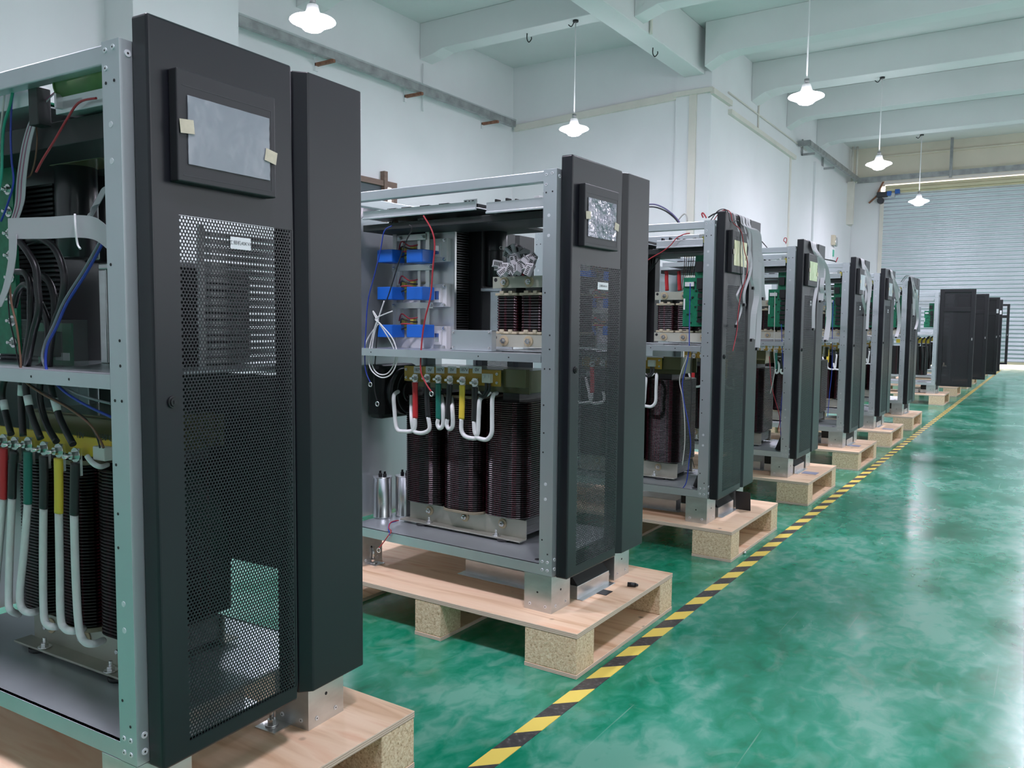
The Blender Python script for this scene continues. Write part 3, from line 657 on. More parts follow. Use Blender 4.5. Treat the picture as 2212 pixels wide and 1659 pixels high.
CABLAB = {1: 'nearest and largest dark grey cabinet, cut by the left edge, black cables inside',
          2: 'second cabinet, open side showing dark coils and blue capacitors, crinkled film on its screen',
          3: 'third cabinet, yellow reflection painted on its screen film and six flat cables over its door',
          4: 'fourth cabinet, pale green reflection painted on its screen film and cables over its door',
          5: 'fifth cabinet of the row, partly hidden behind the fourth',
          6: 'sixth cabinet of the row, a thin slice of its mesh door in view',
          7: 'seventh cabinet of the row, last one with a grey door',
          13: 'dark grey cabinet standing in a second row, seen through the frame of the second cabinet'}
for i, c in copies.items():
    p, a = cabpos(i); c.location = p; c.rotation_euler = (0, 0, a); tag(c, CABLAB[i], 'cabinet', 'row of power cabinets')
dress_door(copies[1], 'film_clear', .094, 1.358, .306, 1.492, (.218, .274, 1.203, 1.229))
dress_door(copies[2], 'film_crinkled', .092, 1.358, .302, 1.494, (.218, .300, 1.176, 1.203))
for i, f in ((3, 'film_yellow_glare'), (4, 'film_green_glare'), (5, 'film_pale'), (6, 'film_pale'), (7, 'film_pale')):
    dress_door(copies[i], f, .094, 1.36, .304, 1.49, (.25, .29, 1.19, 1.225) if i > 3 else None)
tr0 = make_tray(copies[2])
for i in (3, 4, 5, 6, 7): copy_tree(tr0, copies[i])
for o in [c for c in copies[2].children if c.name.startswith(('component_tray', 'tray_shade')) and c != tr0]:
    for i in (3, 4, 5, 6, 7): copy_tree(o, copies[i])

# ---------------------------------------------------------------- transformers
PAN = ZB+.038
T2, xc, yc, CM = make_transformer('std'); org = (xc, yc, PAN)
def L2(p): return Vector(p)-Vector(org)
b = MB().box(-.265, .235, -.205, -.197, .626, .690)
for x in (-.25, .222):
    for z in (.641, .675): bolt(b, (x, -.205, z), (0, -1, 0), .007, .006, 1)
tb = b.build('terminal_board', ['phenolic_ochre', 'bolt_steel'], T2, .002)
MB().box(.235, .34, -.185, -.155, .625, .695).build('top_channel', 'varnish_iron', T2, .002)
for k, u in enumerate((903, 929, 951, 977, 1003, 1031)):
    q = L2(at(2, u, 799, y=.123)); B(q.x-.022, q.x+.022, q.y-.0015, q.y, q.z-.014, q.z+.014).build('terminal_label', 'paper', tb)
    text_mesh(('187V', '0V')[k % 2], .0185, 'label_lettering', RYN, (q.x, q.y-.0018, q.z), 'ink', tb)
q = L2(at(2, 1053, 817, y=.115)); m = MB().box(q.x-.02, q.x+.02, q.y-.012, q.y+.01, q.z-.018, q.z+.018)
m.cyl((q.x-.01, q.y-.012, q.z+.006), (q.x-.01, q.y-.016, q.z+.006), .007, 10).cyl((q.x+.01, q.y-.012, q.z+.006), (q.x+.01, q.y-.016, q.z+.006), .007, 10); m.build('terminal_block', 'nylon_clear', tb, .002)
leads(2, T2, org, [
    ('red', [(896, 826), (897, 865), (897, 903), (894, 928), (872, 932), (857, 925), (852, 885), (851, 855), (860, 846, .16)], 2, .0086),
    ('black', [(922, 826), (923, 868), (925, 901), (928, 925), (918, 934), (903, 935), (893, 928), (889, 900), (889, 856, .16)], 2, .0086),
    ('green', [(946, 828), (947, 868), (947, 905), (945, 916), (950, 925), (957, 916), (957, 880), (954, 856, .16)], 2, .0086),
    ('black', [(971, 830), (969, 868), (967, 905), (965, 918), (971, 927), (978, 918), (977, 880), (975, 858, .16)], 2, .0086),
    ('yellow', [(998, 832), (998, 868), (997, 905), (997, 930), (1006, 943), (1024, 947), (1030, 944)], 2, .0086),
    ('black', [(1025, 836), (1025, 875), (1024, 910), (1026, 934), (1032, 936), (1034, 900), (1036, 866), (1042, 858, .16)], 2, .0086),
    ('black', [(1073, 849, .17), (1064, 858), (1063, 900), (1062, 935), (1052, 949), (1038, 948), (1028, 944)], 0, .0086)], None, .1, 0)
MB().tube([L2(p) for p in pts(2, [(1050, 826), (1050, 845), (1042, 856), (1035, 852)], .11)], .006).tube([L2(p) for p in pts(2, [(1057, 826), (1057, 842), (1050, 855), (1043, 858)], .11)], .006).build('thermostat_lead', 'shrink_black', T2)
MB().tube([L2(p) for p in pts(2, [(1034, 846), (1042, 856), (1052, 855), (1060, 848)], .112)], .0042).build('thermostat_sleeve', 'sleeve_white', T2)
TL = {i: 'dark transformer with three wound coils in the base of the %s cabinet' % ORD[i] for i in range(1, 8)}
TL[2] = 'dark transformer with three full coils and coloured leads in the second cabinet'
TL[1] = 'dark transformer with long white leads hanging below a yellow board in the nearest cabinet'
for i in (2, 3, 4, 5, 6, 7):
    t = T2 if i == 2 else copy_tree(T2); p, a = cabpos(i, org); t.location = p; t.rotation_euler = (0, 0, a); tag(t, TL[i], 'transformer', 'transformers in the cabinets')
T1, xc1, yc1, _ = make_transformer('first'); org1 = (xc1, yc1, PAN); p, a = cabpos(1, org1); T1.location = p; T1.rotation_euler = (0, 0, a); tag(T1, TL[1], 'transformer', 'transformers in the cabinets')
def L1(p): return Vector(p)-Vector(org1)
q0 = L1(at(1, 240, 955, y=.125)); q1 = L1(at(1, 240, 990, y=.125))
tb1 = B(q0.x-.56, q0.x, q0.y, q0.y+.008, q1.z-.004, q0.z+.004).build('terminal_board', 'phenolic_yellow', T1, .002)
for u, v, t in ((173, 941, '10V'), (228, 946, '150°C')):
    q = L1(at(1, u, v, y=.1235)); text_mesh(t, .02, 'label_lettering', RYN, (q.x, q.y, q.z), 'ink', tb1)
q = L1(at(1, 221, 978, y=.115)); m = MB().box(q.x-.022, q.x+.022, q.y-.01, q.y+.012, q.z-.017, q.z+.015).build('terminal_block', 'nylon_clear', tb1, .003)
leads(1, T1, org1, [
    ('red', [(7, 968), (7, 1020), (6, 1077), (1, 1150), (-6, 1230), (-12, 1300)], 2, .0088),
    ('black', [(31, 974), (27, 1020), (26, 1076), (21, 1200), (19, 1290), (22, 1317), (40, 1327, .16)], 2, .0088),
    ('green', [(60, 975), (60, 1030), (60, 1088), (52, 1190), (43, 1280), (48, 1314), (66, 1323), (88, 1318, .16)], 2, .0088),
    ('black', [(94, 985), (95, 1040), (94, 1098), (93, 1200), (94, 1310), (99, 1345), (116, 1354), (132, 1350, .16)], 2, .0088),
    ('yellow', [(126, 990), (127, 1050), (127, 1108), (129, 1220), (131, 1330), (140, 1357), (158, 1363), (180, 1358, .16)], 2, .0088),
    ('black', [(162, 1000), (161, 1050), (160, 1112), (163, 1230), (169, 1340), (178, 1380), (198, 1391), (222, 1384, .16)], 2, .0088),
    ('black', [(188, 985), (200, 1000), (216, 1008), (232, 1004, .16)], 0, .006)], None, .1, 0)

# ---------------------------------------------------------------- reactors on the shelf
def make_reactor():
    r = empty('reactor', (0, 0, 0)); cm = coil_mesh(.098, .2, .14, 13, .012)
    for k, x in enumerate((-.115, 0, .115)):
        c = bpy.data.objects.new('coil', cm); COL.objects.link(c); c.parent = r; c.location = (x, 0, .078)
        B(x-.035, x+.035, -.085, .085, .02, .29).build('core_leg', 'core_steel', r)
        for z in (.068, .218): MB().box(x-.052, x+.052, -.104, .104, z, z+.010).box(x-.03, x-.01, -.106, .106, z+.004, z+.018).box(x+.012, x+.03, -.106, .106, z+.004, z+.018).build('coil_flange', 'coil_flange', r, .002)
    for s in (-1, 1):
        for z0, z1 in ((.018, .066), (.247, .291)):
            m = MB().box(-.172, .172, s*.108-.005, s*.108+.005, z0, z1)
            for x in (-.115, 0, .115): bolt(m, (x, s*.113, (z0+z1)/2), (0, s, 0), .012, .014, 1, 2)
            m.cyl((-.158, s*.113, z1-.012), (-.158, s*.1135, z1-.012), .008, 12, 3); m.build('clamp_bar', ['reactor_bar', 'bolt_steel', 'washer_tan', 'dark_hole'], r, .0015)
    for z in (.02, .25): B(-.165, .165, -.09, .09, z, z+.04).build('core', 'core_steel', r)
    MB().box(-.17, .17, -.16, -.1, .004, .009).box(-.17, .17, .1, .16, .004, .009).box(-.15, -.1, -.15, .15, 0, .004).box(.1, .15, -.15, .15, 0, .004).build('base_flange', 'galvanised', r)
    return r
R0 = make_reactor(); ro = (-.215, .27, .938)
for i in (2, 3, 4, 5, 6, 7):
    t = R0 if i == 2 else copy_tree(R0); p, a = cabpos(i, ro); t.location = p; t.rotation_euler = (0, 0, a)
    tag(t, 'small reactor with dark ribbed coils on the shelf of the %s cabinet' % ORD[i], 'reactor', 'reactors on the cabinet shelves')
# ---------------------------------------------------------------- green control board beside the post
def make_pcb():
    r = empty('circuit_board', (0, 0, 0))
    m = MB().box(-.092, .045, 0, .003, .0, .262).box(-.028, .045, .0, .003, .262, .38)
    rnd = random.Random(3)
    for k in range(6): B(-.005, .035, -.014, 0, .02+.033*k, .044+.033*k).build('relay', 'chip_black', r)
    for k in range(26):
        x = rnd.uniform(-.085, .03); z = rnd.uniform(.01, .25); m.box(x, x+.009, -.006, 0.001, z, z+.006, m=1)
    m.build('board', ['pcb_green', 'chip_black'], r)

    B(-.08, -.03, -.012, 0, .215, .238).build('board_connector', 'module_white', r); B(-.089, -.08, -.002, 0, .09, .15).build('board_label', 'paper', r); B(-.01, .03, -.022, 0, .20, .258).build('heat_sink', 'chip_black', r)
    B(-.02, .02, -.02, 0, .29, .345).build('relay', 'chip_black', r)
    B(.045, .06, -.004, .01, .0, .38).build('mounting_strip', 'galvanised', r)
    return r
P0 = make_pcb(); po = (-.115, .12, 1.04)
for i in (2, 3, 4, 5, 6, 7, 8):
    t = P0 if i == 3 else (copy_tree(P0) if i != 2 else P0)
    p, a = cabpos(i, po if i > 2 else (-.085, .10, 1.04)); t.location = p; t.rotation_euler = (0, 0, a)
    tag(t, 'upright green control board just behind the front post of the %s cabinet' % ORD[i], 'circuit board', 'green control boards')

# ---------------------------------------------------------------- power module stack of the second cabinet
def make_power():
    r = empty('power_module', (0, 0, 0))
    B(-1.0, -.655, .25, .265, .940, 1.49).build('mounting_plate', 'aluminium', r, .002)
    m = MB().box(-.99, -.665, .266, .272, .945, 1.485)
    for k in range(52): m.box(-.99, -.663, .272, .36, .948+.0104*k, .9525+.0104*k)
    m.box(-.99, -.67, .36, .364, .945, 1.485); m.build('heat_sink', 'fin_black', r)
    B(-.99, -.60, .368, .44, .942, 1.47).build('fan_duct', 'black_plastic', r, .003)
    for k, zc in enumerate((1.353, 1.163, .985)):
        md = MB().box(-.975, -.675, .222, .25, zc-.048, zc+.048).box(-.735, -.70, .212, .222, zc-.03, zc+.03, m=0).box(-.73, -.708, .2105, .212, zc-.018, zc+.018, m=1)
        for x in (-.965, -.685):
            for z in (-.04, .04): bolt(md, (x, .222, zc+z), (0, -1, 0), .008, .006, 1)
        md.build('igbt_module', ['module_white', 'bolt_steel'], r, .003)
        for u in (844, 908):
            q = at(2, u, (554, 634, 715)[k], y=.16); B(q.x-.047, q.x+.040, .125, .205, q.z-.027, q.z+.027).build('film_capacitor', 'cap_blue', r, .003)
        q = at(2, 880, (548, 622, 703)[k], y=.21)
        for j, cn in enumerate(('wire_red', 'wire_black', 'wire_red', 'wire_black')):
            MB().tube([(q.x-.05+.01*j, .212, q.z+.02-.01*j), (q.x-.01, .185, q.z+.05-.022*j), (q.x+.03, .19, q.z+.03-.012*j), (q.x+.06, .212, q.z+.035-.02*j)], .0032, 6).build('gate_wire', cn, r)
        MB().box(q.x-.03, q.x-.012, .205, .222, q.z-.02, q.z+.03).box(q.x+.02, q.x+.04, .205, .222, q.z-.01, q.z+.03).build('gate_terminal', 'yellow_part', r)
    for u, v0, v1 in ((853, 468, 735), (924, 462, 712)):
        a = at(2, u, v0, y=.205); b2 = at(2, u, v1, y=.205); B(a.x-.011, a.x+.011, .203, .207, b2.z, a.z).build('bus_bar', 'tin_bar', r, .001)
    for u, v0, v1 in ((868, 515, 728), (906, 515, 728)):
        a = at(2, u, v0, y=.212); b2 = at(2, u, v1, y=.212); B(a.x-.008, a.x+.008, .209, .213, b2.z, a.z).build('bus_bar', 'tin_bar', r, .001)
    for v in (515, 580, 660):
        a = at(2, 862 if v == 515 else 848, v, y=.20); b2 = at(2, 920 if v == 515 else 936, v, y=.20)
        m = B(a.x, b2.x, .197, .202, a.z-.013, a.z+.013)
        for x in (a.x+.012, b2.x-.012): bolt(m, (x, .197, a.z), (0, -1, 0), .008, .007, 1)
        m.build('cross_bar', ['tin_bar', 'bolt_steel'], r, .001)
    for u in (852, 915):
        q = at(2, u, 478, y=.19); m = B(q.x-.016, q.x+.016, .17, .20, q.z-.02, q.z+.045); bolt(m, (q.x, .17, q.z-.005), (0, -1, 0), .012, .009, 1); m.build('standoff', ['tin_bar', 'bolt_steel'], r, .002)
    q = at(2, 872, 489, y=.19); m = MB().cyl((q.x-.03, .2, q.z), (q.x+.03, .2, q.z), .016, 14)
    for k in range(5): m.cyl((q.x-.024+.012*k, .2, q.z), (q.x-.020+.012*k, .2, q.z), .019, 14)
    m.build('wirewound_resistor', 'gold_resistor', r)
    q = at(2, 922, 480, y=.2); B(q.x-.012, q.x+.014, .2, .23, q.z-.03, q.z+.03).build('fuse', 'shrink_red', r, .003)
    return r
PW = make_power(); p, a = cabpos(2, (-.85, .3, .938))
for c in PW.children: c.location = (.85, -.3, -.938)
PW.location = p; PW.rotation_euler = (0, 0, a); tag(PW, 'aluminium power module stack with six blue capacitors on the shelf of the second cabinet', 'power module', 'power module stacks')
t = copy_tree(PW); p, a = cabpos(3, (-.73, .3, .938)); t.location = p; t.rotation_euler = (0, 0, a); tag(t, 'power module stack in the third cabinet, mostly hidden by the second cabinet', 'power module', 'power module stacks')
o = empty('capacitor', (0, 0, 0)); p, a = cabpos(2, (-.59, .45, 1.205)); o.location = p; o.rotation_euler = (0, 0, a)
MB().lathe([(0, 0), (.05, 0), (.053, .004), (.053, .28), (.050, .285), (0, .285)], n=28).build('can', 'black_gloss', o)
MB().lathe([(.0535, .15), (.0538, .151), (.0538, .154), (.0535, .155)], n=28).build('can_seam', 'dark_steel', o)
a0 = math.radians(-24); q = Vector((.0537*cos(a0), .0537*sin(a0), 0))
RC = Matrix(((-sin(a0), 0, cos(a0)), (cos(a0), 0, sin(a0)), (0, 1, 0)))
text_mesh('CE', .02, 'can_lettering', RC, q+Vector((.0006, 0, .165)), 'lamp_white', o, .0005)
tag(o, 'tall black electrolytic capacitor standing beside the finned heat sink of the second cabinet', 'capacitor')
o = empty('mounting_box', (0, 0, 0)); p, a = cabpos(2, (-.47, .42, .938)); o.location = p; o.rotation_euler = (0, 0, a)
MB().box(-.13, .06, -.06, .1, .245, .26).box(-.08, .04, -.06, .1, 0, .245).build('box', 'galvanised', o, .003); tag(o, 'galvanised metal box under the black capacitor in the second cabinet', 'metal box')
o = empty('cover_plate', (0, 0, 0)); q = at(2, 1018, 754, y=.07); p, a = cabpos(2, (q.x, .07, .938)); o.location = p; o.rotation_euler = (0, 0, a)
m = MB().box(-.098, .098, 0, .003, .002, .082).box(-.098, .098, .003, .03, .078, .082).box(.095, .098, .003, .03, .002, .082)
for x in (-.088, .088):
    for z in (.014, .072): bolt(m, (x, 0, z), (0, -1, 0), .006, .004, 1)
m.build('plate', ['zinc_sheet', 'bolt_steel'], o, .002); tag(o, 'small grey cover plate standing at the front of the shelf, right of the blue capacitors', 'cover')
# fan on the back panel and the two cans on the base
o = empty('fan', (0, 0, 0)); p, a = cabpos(2, (-1.08, .28, .74)); o.location = p; o.rotation_euler = (0, 0, a)
MB().box(0, .09, -.12, .12, -.12, .12).build('housing', 'black_plastic', o, .02); MB().cyl((.09, 0, 0), (.14, 0, 0), .105, 24).cyl((.14, 0, 0), (.16, 0, 0), .05, 20).build('rotor', 'black_gloss', o)
MB().tube([(.165, .1*cos(t*.39), .1*sin(t*.39)) for t in range(17)], .003, 6).build('guard', 'dark_steel', o); tag(o, 'round black fan on the back wall of the second cabinet, left of the coils', 'fan')
for k, (x, y) in enumerate(((-1.015, .19), (-.955, .27))):
    o = empty('capacitor', (0, 0, 0)); p, a = cabpos(2, (x, y, PAN)); o.location = p; o.rotation_euler = (0, 0, a)
    MB().lathe([(0, 0), (.040, 0), (.043, .003), (.043, .006), (.041, .009), (.041, .178), (.044, .181), (.044, .185), (.040, .186), (0, .183)], n=28).build('can', 'cap_can', o)
    for s in (-1, 1): MB().cyl((s*.014, 0, .183), (s*.014, 0, .197), .008, 10).box(s*.014-.002, s*.014+.002, -.005, .005, .197, .208).build('terminal', 'black_plastic', o)
    tag(o, ('silver cylindrical capacitor standing clear on the base of the second cabinet', 'silver cylindrical capacitor half hidden behind the first coil of the second cabinet')[k], 'capacitor')

# ---------------------------------------------------------------- heap of grey plug connectors on the reactor
cb = MB().box(-.018, .018, -.009, .009, -.012, .012).box(-.02, .02, -.006, .006, -.014, -.010)
for k in range(5): cb.box(-.0155+.0064*k, -.0115+.0064*k, -.0096, -.009, -.008, .006, m=1).box(-.0155+.0064*k, -.0115+.0064*k, -.005, .005, .012, .0126, m=1)
cme = cb.mesh('plug_connector', ['connector_grey', 'dark_steel']); rc = random.Random(11)
CP = [(1075, 570, .1), (1079, 577, .13), (1088, 576, .11), (1096, 545, .2), (1103, 541, .2), (1112, 537, .2), (1122, 538, .22), (1130, 543, .2), (1137, 550, .2), (1129, 552, .17), (1120, 556, .17), (1113, 553, .15), (1111, 563, .13), (1105, 573, .12), (1101, 581, .1), (1110, 583, .1), (1118, 582, .1), (1125, 574, .12), (1131, 566, .13), (1138, 560, .15), (1148, 556, .14), (1149, 567, .13), (1142, 585, .1), (1144, 577, .11), (1092, 586, .1), (1118, 570, .14), (1085, 588, .09), (1126, 562, .16)]
for k, (u, v, y) in enumerate(CP):
    o = bpy.data.objects.new('plug_connector', cme); COL.objects.link(o); q = at(2, u, v, y=y); p, a = cabpos(2, q)
    o.location = p; o.rotation_euler = (rc.uniform(-.9, .9), rc.uniform(-1.3, 1.3), rc.uniform(-1, 1)); tag(o, 'small grey plug connector in the loose heap above the second cabinet reactor', 'connector', 'heap of grey plug connectors')
# ================================================================== LOOSE WIRES AND FLAT CABLES
def wire(i, px, y, r, m, label, name='wire', cat='wire', ends=None, n=8):
    P = pts(i, px, y); base = P[-1]; p, a = cabpos(i, base)
    o = empty(name, p, a); mb = MB().tube([q-base for q in P], r, n); mb.build('conductor' if cat == 'wire' else 'cable', m, o)
    if ends:
        for e in ends: e(o, [q-base for q in P])
    tag(o, label, cat); return o
def ring_lug(o, P):
    q = P[-1]; MB().tube([q+Vector((.009*cos(t*pi/6), 0, -.009+.009*sin(t*pi/6))) for t in range(13)], .0025, 6, sub=2).build('ring_lug', 'bolt_steel', o)
def sleeve(k0, m='paper', r=.012, L=.4):
    def f(o, P):
        a = P[k0]; b = P[k0+1]; d = b-a; MB().cyl(a+d*(.5-L/2), a+d*(.5+L/2), r, 12).build('marker_sleeve', m, o)
    return f
def flat(i, px, x, w, label, wdir=(0, 1, 0), mat_='ribbon_grey', conn=True, over=True, y=None, ws=None, stripe=False):
    if y is not None: P = pts(i, px, y)
    else: P = [at(i, p[0], p[1], x=x) for p in px]
    if over:
        f = P[0]; P = [Vector((-.05, f.y+.02, ZT-.02)), Vector((-.012, f.y+.01, ZT+.035)), Vector((.012, f.y, ZT+.0515)), Vector((.040, f.y, ZT+.0515)), Vector((.056, f.y, ZT+.038)), Vector((.064, f.y, ZT+.0))] + P[1:]
    base = P[-1].copy(); W = [(Vector((0, 1, 0)) if over and k < 6 else Vector(wdir))*w for k in range(len(P))]
    if ws:
        for k, s in enumerate(ws): W[k-len(ws)] = Vector(s)
    p, a = cabpos(i, base); o = empty('ribbon_cable', p, a)
    MB().ribbon([q-base for q in P], W).build('flat_cable', mat_, o)
    if stripe:
        for f in stripe: MB().ribbon([q-base+Vector((0, -.0012, 0))+W[k]*f for k, q in enumerate(P)], [v*.07 for v in W]).build('stripe', 'ribbon_stripe', o)
    if conn: MB().box(-.006, .006, -w/2-.004, w/2+.004, -.012, .004).build('connector', 'black_plastic', o, .001)
    tag(o, label, 'ribbon cable'); return o
# --- nearest cabinet
wire(1, [(45, 172), (29, 195), (21, 230), (9, 270), (5, 320), (3, 380), (-6, 430)], .03, .0032, 'wire_green', 'green wire hanging at the top left corner of the nearest cabinet')
wire(1, [(34, 180), (26, 222), (23, 285), (25, 345), (29, 395), (15, 445), (2, 478)], .04, .0023, 'wire_blue', 'thin blue wire beside the green wire at the left edge of the picture')
wire(1, [(12, 186), (6, 240), (0, 300), (-3, 380)], .035, .0023, 'wire_pale', 'pale thin wire left of the green wire at the picture edge')
wire(1, [(208, 212), (170, 222), (142, 262), (115, 308), (92, 345), (78, 372)], .03, .0024, 'wire_red', 'single red wire arching below the green resistor of the nearest cabinet')
wire(1, [(77, 262), (80, 300), (76, 345), (66, 378), (52, 386)], .06, .0017, 'wire_brown', 'brown wire next to the upright flat cable in the nearest cabinet')
V3 = lambda *a: Vector(a)
flat(1, [(128, 192), (84, 236), (60, 300), (47, 380), (42, 440), (28, 484)], 0, .040, 'upright grey flat cable with purple stripes near the top left of the nearest cabinet', (1, 0, .25), y=.05, over=False, conn=False, stripe=(-.25, .1))
flat(1, [(18, 494), (60, 493), (110, 492), (165, 489), (205, 494), (234, 515)], 0, .046, 'wide grey flat cable stretched level across the nearest cabinet, tied with a white strap', (0, .02, 1), y=.02, over=False, conn=False)
flat(1, [(180, 482), (203, 462), (208, 430), (226, 420)], 0, .040, 'short grey flat cable curling up behind the front post of the nearest cabinet', (.3, .4, 1), y=.06, over=False, conn=False)
flat(1, [(28, 510), (26, 560), (14, 620), (-4, 665)], 0, .030, 'narrow grey flat cable falling out of the picture at the left edge', (1, 0, .2), y=.015, over=False, conn=False)
q = at(1, 165, 494, y=.014); p, a = cabpos(1, q)
tag(MB().tube([(-.004, 0, .03), (.004, -.004, .0), (.002, 0, -.03), (.018, -.003, -.042)], .0022, 6).build('cable_tie', 'wire_white', loc=p), 'white cable tie round the level flat cable of the nearest cabinet', 'cable tie')
BK = [([(39, 518), (60, 545), (77, 578), (81, 620), (84, 668), (72, 720), (62, 771), (58, 800, .07), (56, 840, .07), (66, 890, .07), (88, 948, .07)], 'first'),
      ([(60, 523), (87, 517), (115, 533), (133, 569), (139, 612), (130, 663), (118, 696), (110, 741), (106, 800, .09), (112, 845, .09), (130, 905, .09), (158, 960, .08)], 'outermost'),
      ([(36, 587), (54, 590), (65, 615), (66, 669), (65, 711), (55, 771), (48, 815, .09), (46, 870, .09), (50, 942, .08)], 'third'),
      ([(30, 663), (39, 630), (54, 615), (72, 630), (93, 669), (104, 711), (99, 771), (88, 815, .1), (86, 862, .1), (100, 915, .1), (122, 954, .09)], 'fourth'),
      ([(90, 594), (105, 608), (116, 638), (117, 681), (110, 730, .1), (90, 790, .1), (20, 810, .09), (4, 850, .09), (14, 900, .09), (24, 938, .08)], 'innermost')]
for k, (px, w) in enumerate(BK):
    wire(1, px, .055+.012*k, .0078, 'wire_black', 'thick black cable looping down to the yellow board of the nearest cabinet, %s' % w, 'power_cable', 'cable', ends=[sleeve(len(px)-3, 'paper', .0088, .42)] if k in (0, 1, 2, 4) else None, n=12)
wire(1, [(225, 520), (189, 585), (145, 655), (121, 709), (102, 748), (99, 790), (112, 818), (142, 848), (187, 876), (243, 902)], .03, .0030, 'wire_blue', 'blue wire running diagonally down from the front post of the nearest cabinet')
wire(1, [(217, 520), (182, 582), (139, 650), (115, 705), (96, 745), (93, 782), (120, 822), (160, 848), (200, 862), (240, 872)], .036, .0029, 'wire_grey', 'grey wire alongside the diagonal blue wire of the nearest cabinet')
wire(1, [(31, 522), (22, 590), (24, 650), (36, 705), (44, 770), (50, 818), (90, 850), (145, 880), (192, 915), (215, 948), (224, 968)], .028, .0024, 'wire_brown', 'long brown wire crossing in front of the black cables to the white terminal block')
wire(1, [(26, 520), (18, 600), (20, 680), (32, 740), (42, 790), (60, 826), (120, 862), (180, 900), (207, 940), (216, 968)], .032, .0017, 'wire_black', 'thin black wire alongside the long brown wire of the nearest cabinet')
def simple(i, name, off, label, cat):
    o = empty(name, *cabpos(i, off)); tag(o, label, cat); return o
c1 = copies[1]
for ch in [c for c in c1.children if c.name.startswith('plinth_duct')]: bpy.data.objects.remove(ch)
B(-1.02, -.06, .598, .602, .36, .90).build('shade_panel', 'dark_steel', c1)  # dark sheet added to dim what shows through the lower door mesh
qa = at(1, 428, 486, x=-.13); qb = at(1, 645, 790, x=-.13); m = MB().box(-.135, -.125, qa.y, qa.y+.012, qb.z, qa.z).box(-.135, -.125, qb.y-.012, qb.y, qb.z, qa.z)
for k in range(19): m.box(-.14, -.128, qa.y+.002, qb.y-.002, qb.z+.0175*k, qb.z+.0175*k+.0115)
m.build('fin_slats', 'aluminium', c1)  # slats added for heat sink fins, breaking up the bright patch behind the mesh
def C1(a, b, yy): return at(1, a, b, y=yy)
q = C1(137, 188, .05); o = simple(1, 'resistor', (q.x, .06, q.z), 'thick olive green tube resistor under the top rail of the nearest cabinet', 'resistor')
MB().cyl((0, 0, 0), (.26, 0, 0), .032, 28).cyl((.004, 0, 0), (0, 0, 0), .034, 28).build('body', 'olive_resistor', o); MB().box(.005, .012, -.034, .034, -.05, -.02).box(.005, .09, -.02, .02, -.05, -.034).build('bracket', 'galvanised', o)
q = C1(130, 246, .05); B(q.x, -.06, .045, .56, q.z+.0, q.z+.004).box(q.x, -.06, .04, .046, q.z-.004, q.z+.034).box(q.x-.004, q.x, .045, .3, q.z, q.z+.05).build('component_tray', 'tray_zinc', c1, .0015)
q2 = C1(75, 226, .05); t = B(-.98, q2.x, .045, .56, q2.z+.0, q2.z+.004).box(-.98, q2.x, .04, .046, q2.z-.004, q2.z+.034).build('component_tray', 'tray_zinc', c1, .0015)
B(-.9, q2.x-.01, .05, .5, q2.z+.012, q2.z+.016).build('circuit_board', 'pcb_green', t)
for k in range(7): MB().box(q2.x-.05-.035*k, q2.x-.025-.035*k, .06, .1, q2.z+.016, q2.z+.05).build('terminal', 'module_white' if k % 2 == 0 else 'shrink_red', t, .002)
B(-1.0, -.06, .07, .56, q.z-.06, q.z-.006).build('tray_shade', 'dark_steel', c1, .002)  # dark slab for the shade below the nearest cabinet's trays
for a, b in ((.10, 0),): B(q2.x+.01, q2.x+.045, .03, .06, q.z-.02, ZT-.04).build('tray_hanger', 'dark_steel', c1, .002)
o = simple(1, 'power_module', (-.72, .3, .938), 'finned black heat sink with green drive board in the upper half of the nearest cabinet', 'power module')
m = MB().box(-.2, .10, -.055, -.045, 0, .46)
for k in range(38): m.box(-.2, .115, -.08, -.055, .004+.012*k, .0095+.012*k)
m.box(-.2, .10, -.045, .1, 0, .46)
m.build('heat_sink', 'fin_black', o); B(-.2, .045, -.14, -.13, .02, .50).build('drive_board', 'pcb_green', o)
for k in range(8):
    m = MB(); bolt(m, (.028, -.14, .05+.055*k), (0, -1, 0), .008, .012, 0, 0); m.build('terminal_bolt', 'bolt_steel', o)
cx1 = at(1, 166, 450, y=.24).x; cx2 = at(1, 212, 450, y=.36).x
for k, (x, y) in enumerate(((cx1, .24), (cx2, .36))):
    o = simple(1, 'capacitor', (x, y, 1.20), ('black electrolytic capacitor next to the fins in the nearest cabinet', 'black electrolytic capacitor closest to the front post inside the nearest cabinet')[k], 'capacitor')
    MB().lathe([(0, 0), (.046, 0), (.049, .004), (.049, .245), (.046, .25), (0, .25)], n=24).build('can', 'black_gloss', o)
o = simple(1, 'box_frame', (-.31, .25, .938), 'galvanised open frame with black inside, on the shelf of the nearest cabinet', 'metal frame')
m = MB().box(-.16, .115, 0, .25, .235, .25).box(.085, .115, 0, .02, 0, .235).box(-.16, -.13, 0, .02, 0, .235); m.build('frame', 'galvanised', o, .003); B(-.15, .11, .03, .24, .002, .234).build('inner_box', 'black_rubber', o)
o = simple(1, 'circuit_board', (0, 0, 0), 'small green board under a clear cover at the foot of the black cables', 'circuit board'); q = C1(118, 745, .13)
p, a = cabpos(1, (q.x, .13, .939)); o.location = p
B(-.07, .07, 0, .004, 0, .1).build('board', 'pcb_green', o); B(-.06, .03, -.03, 0, .02, .08).build('relay', 'chip_black', o, .003); B(.005, .06, -.002, 0, .012, .03).build('board_label', 'paper', o)
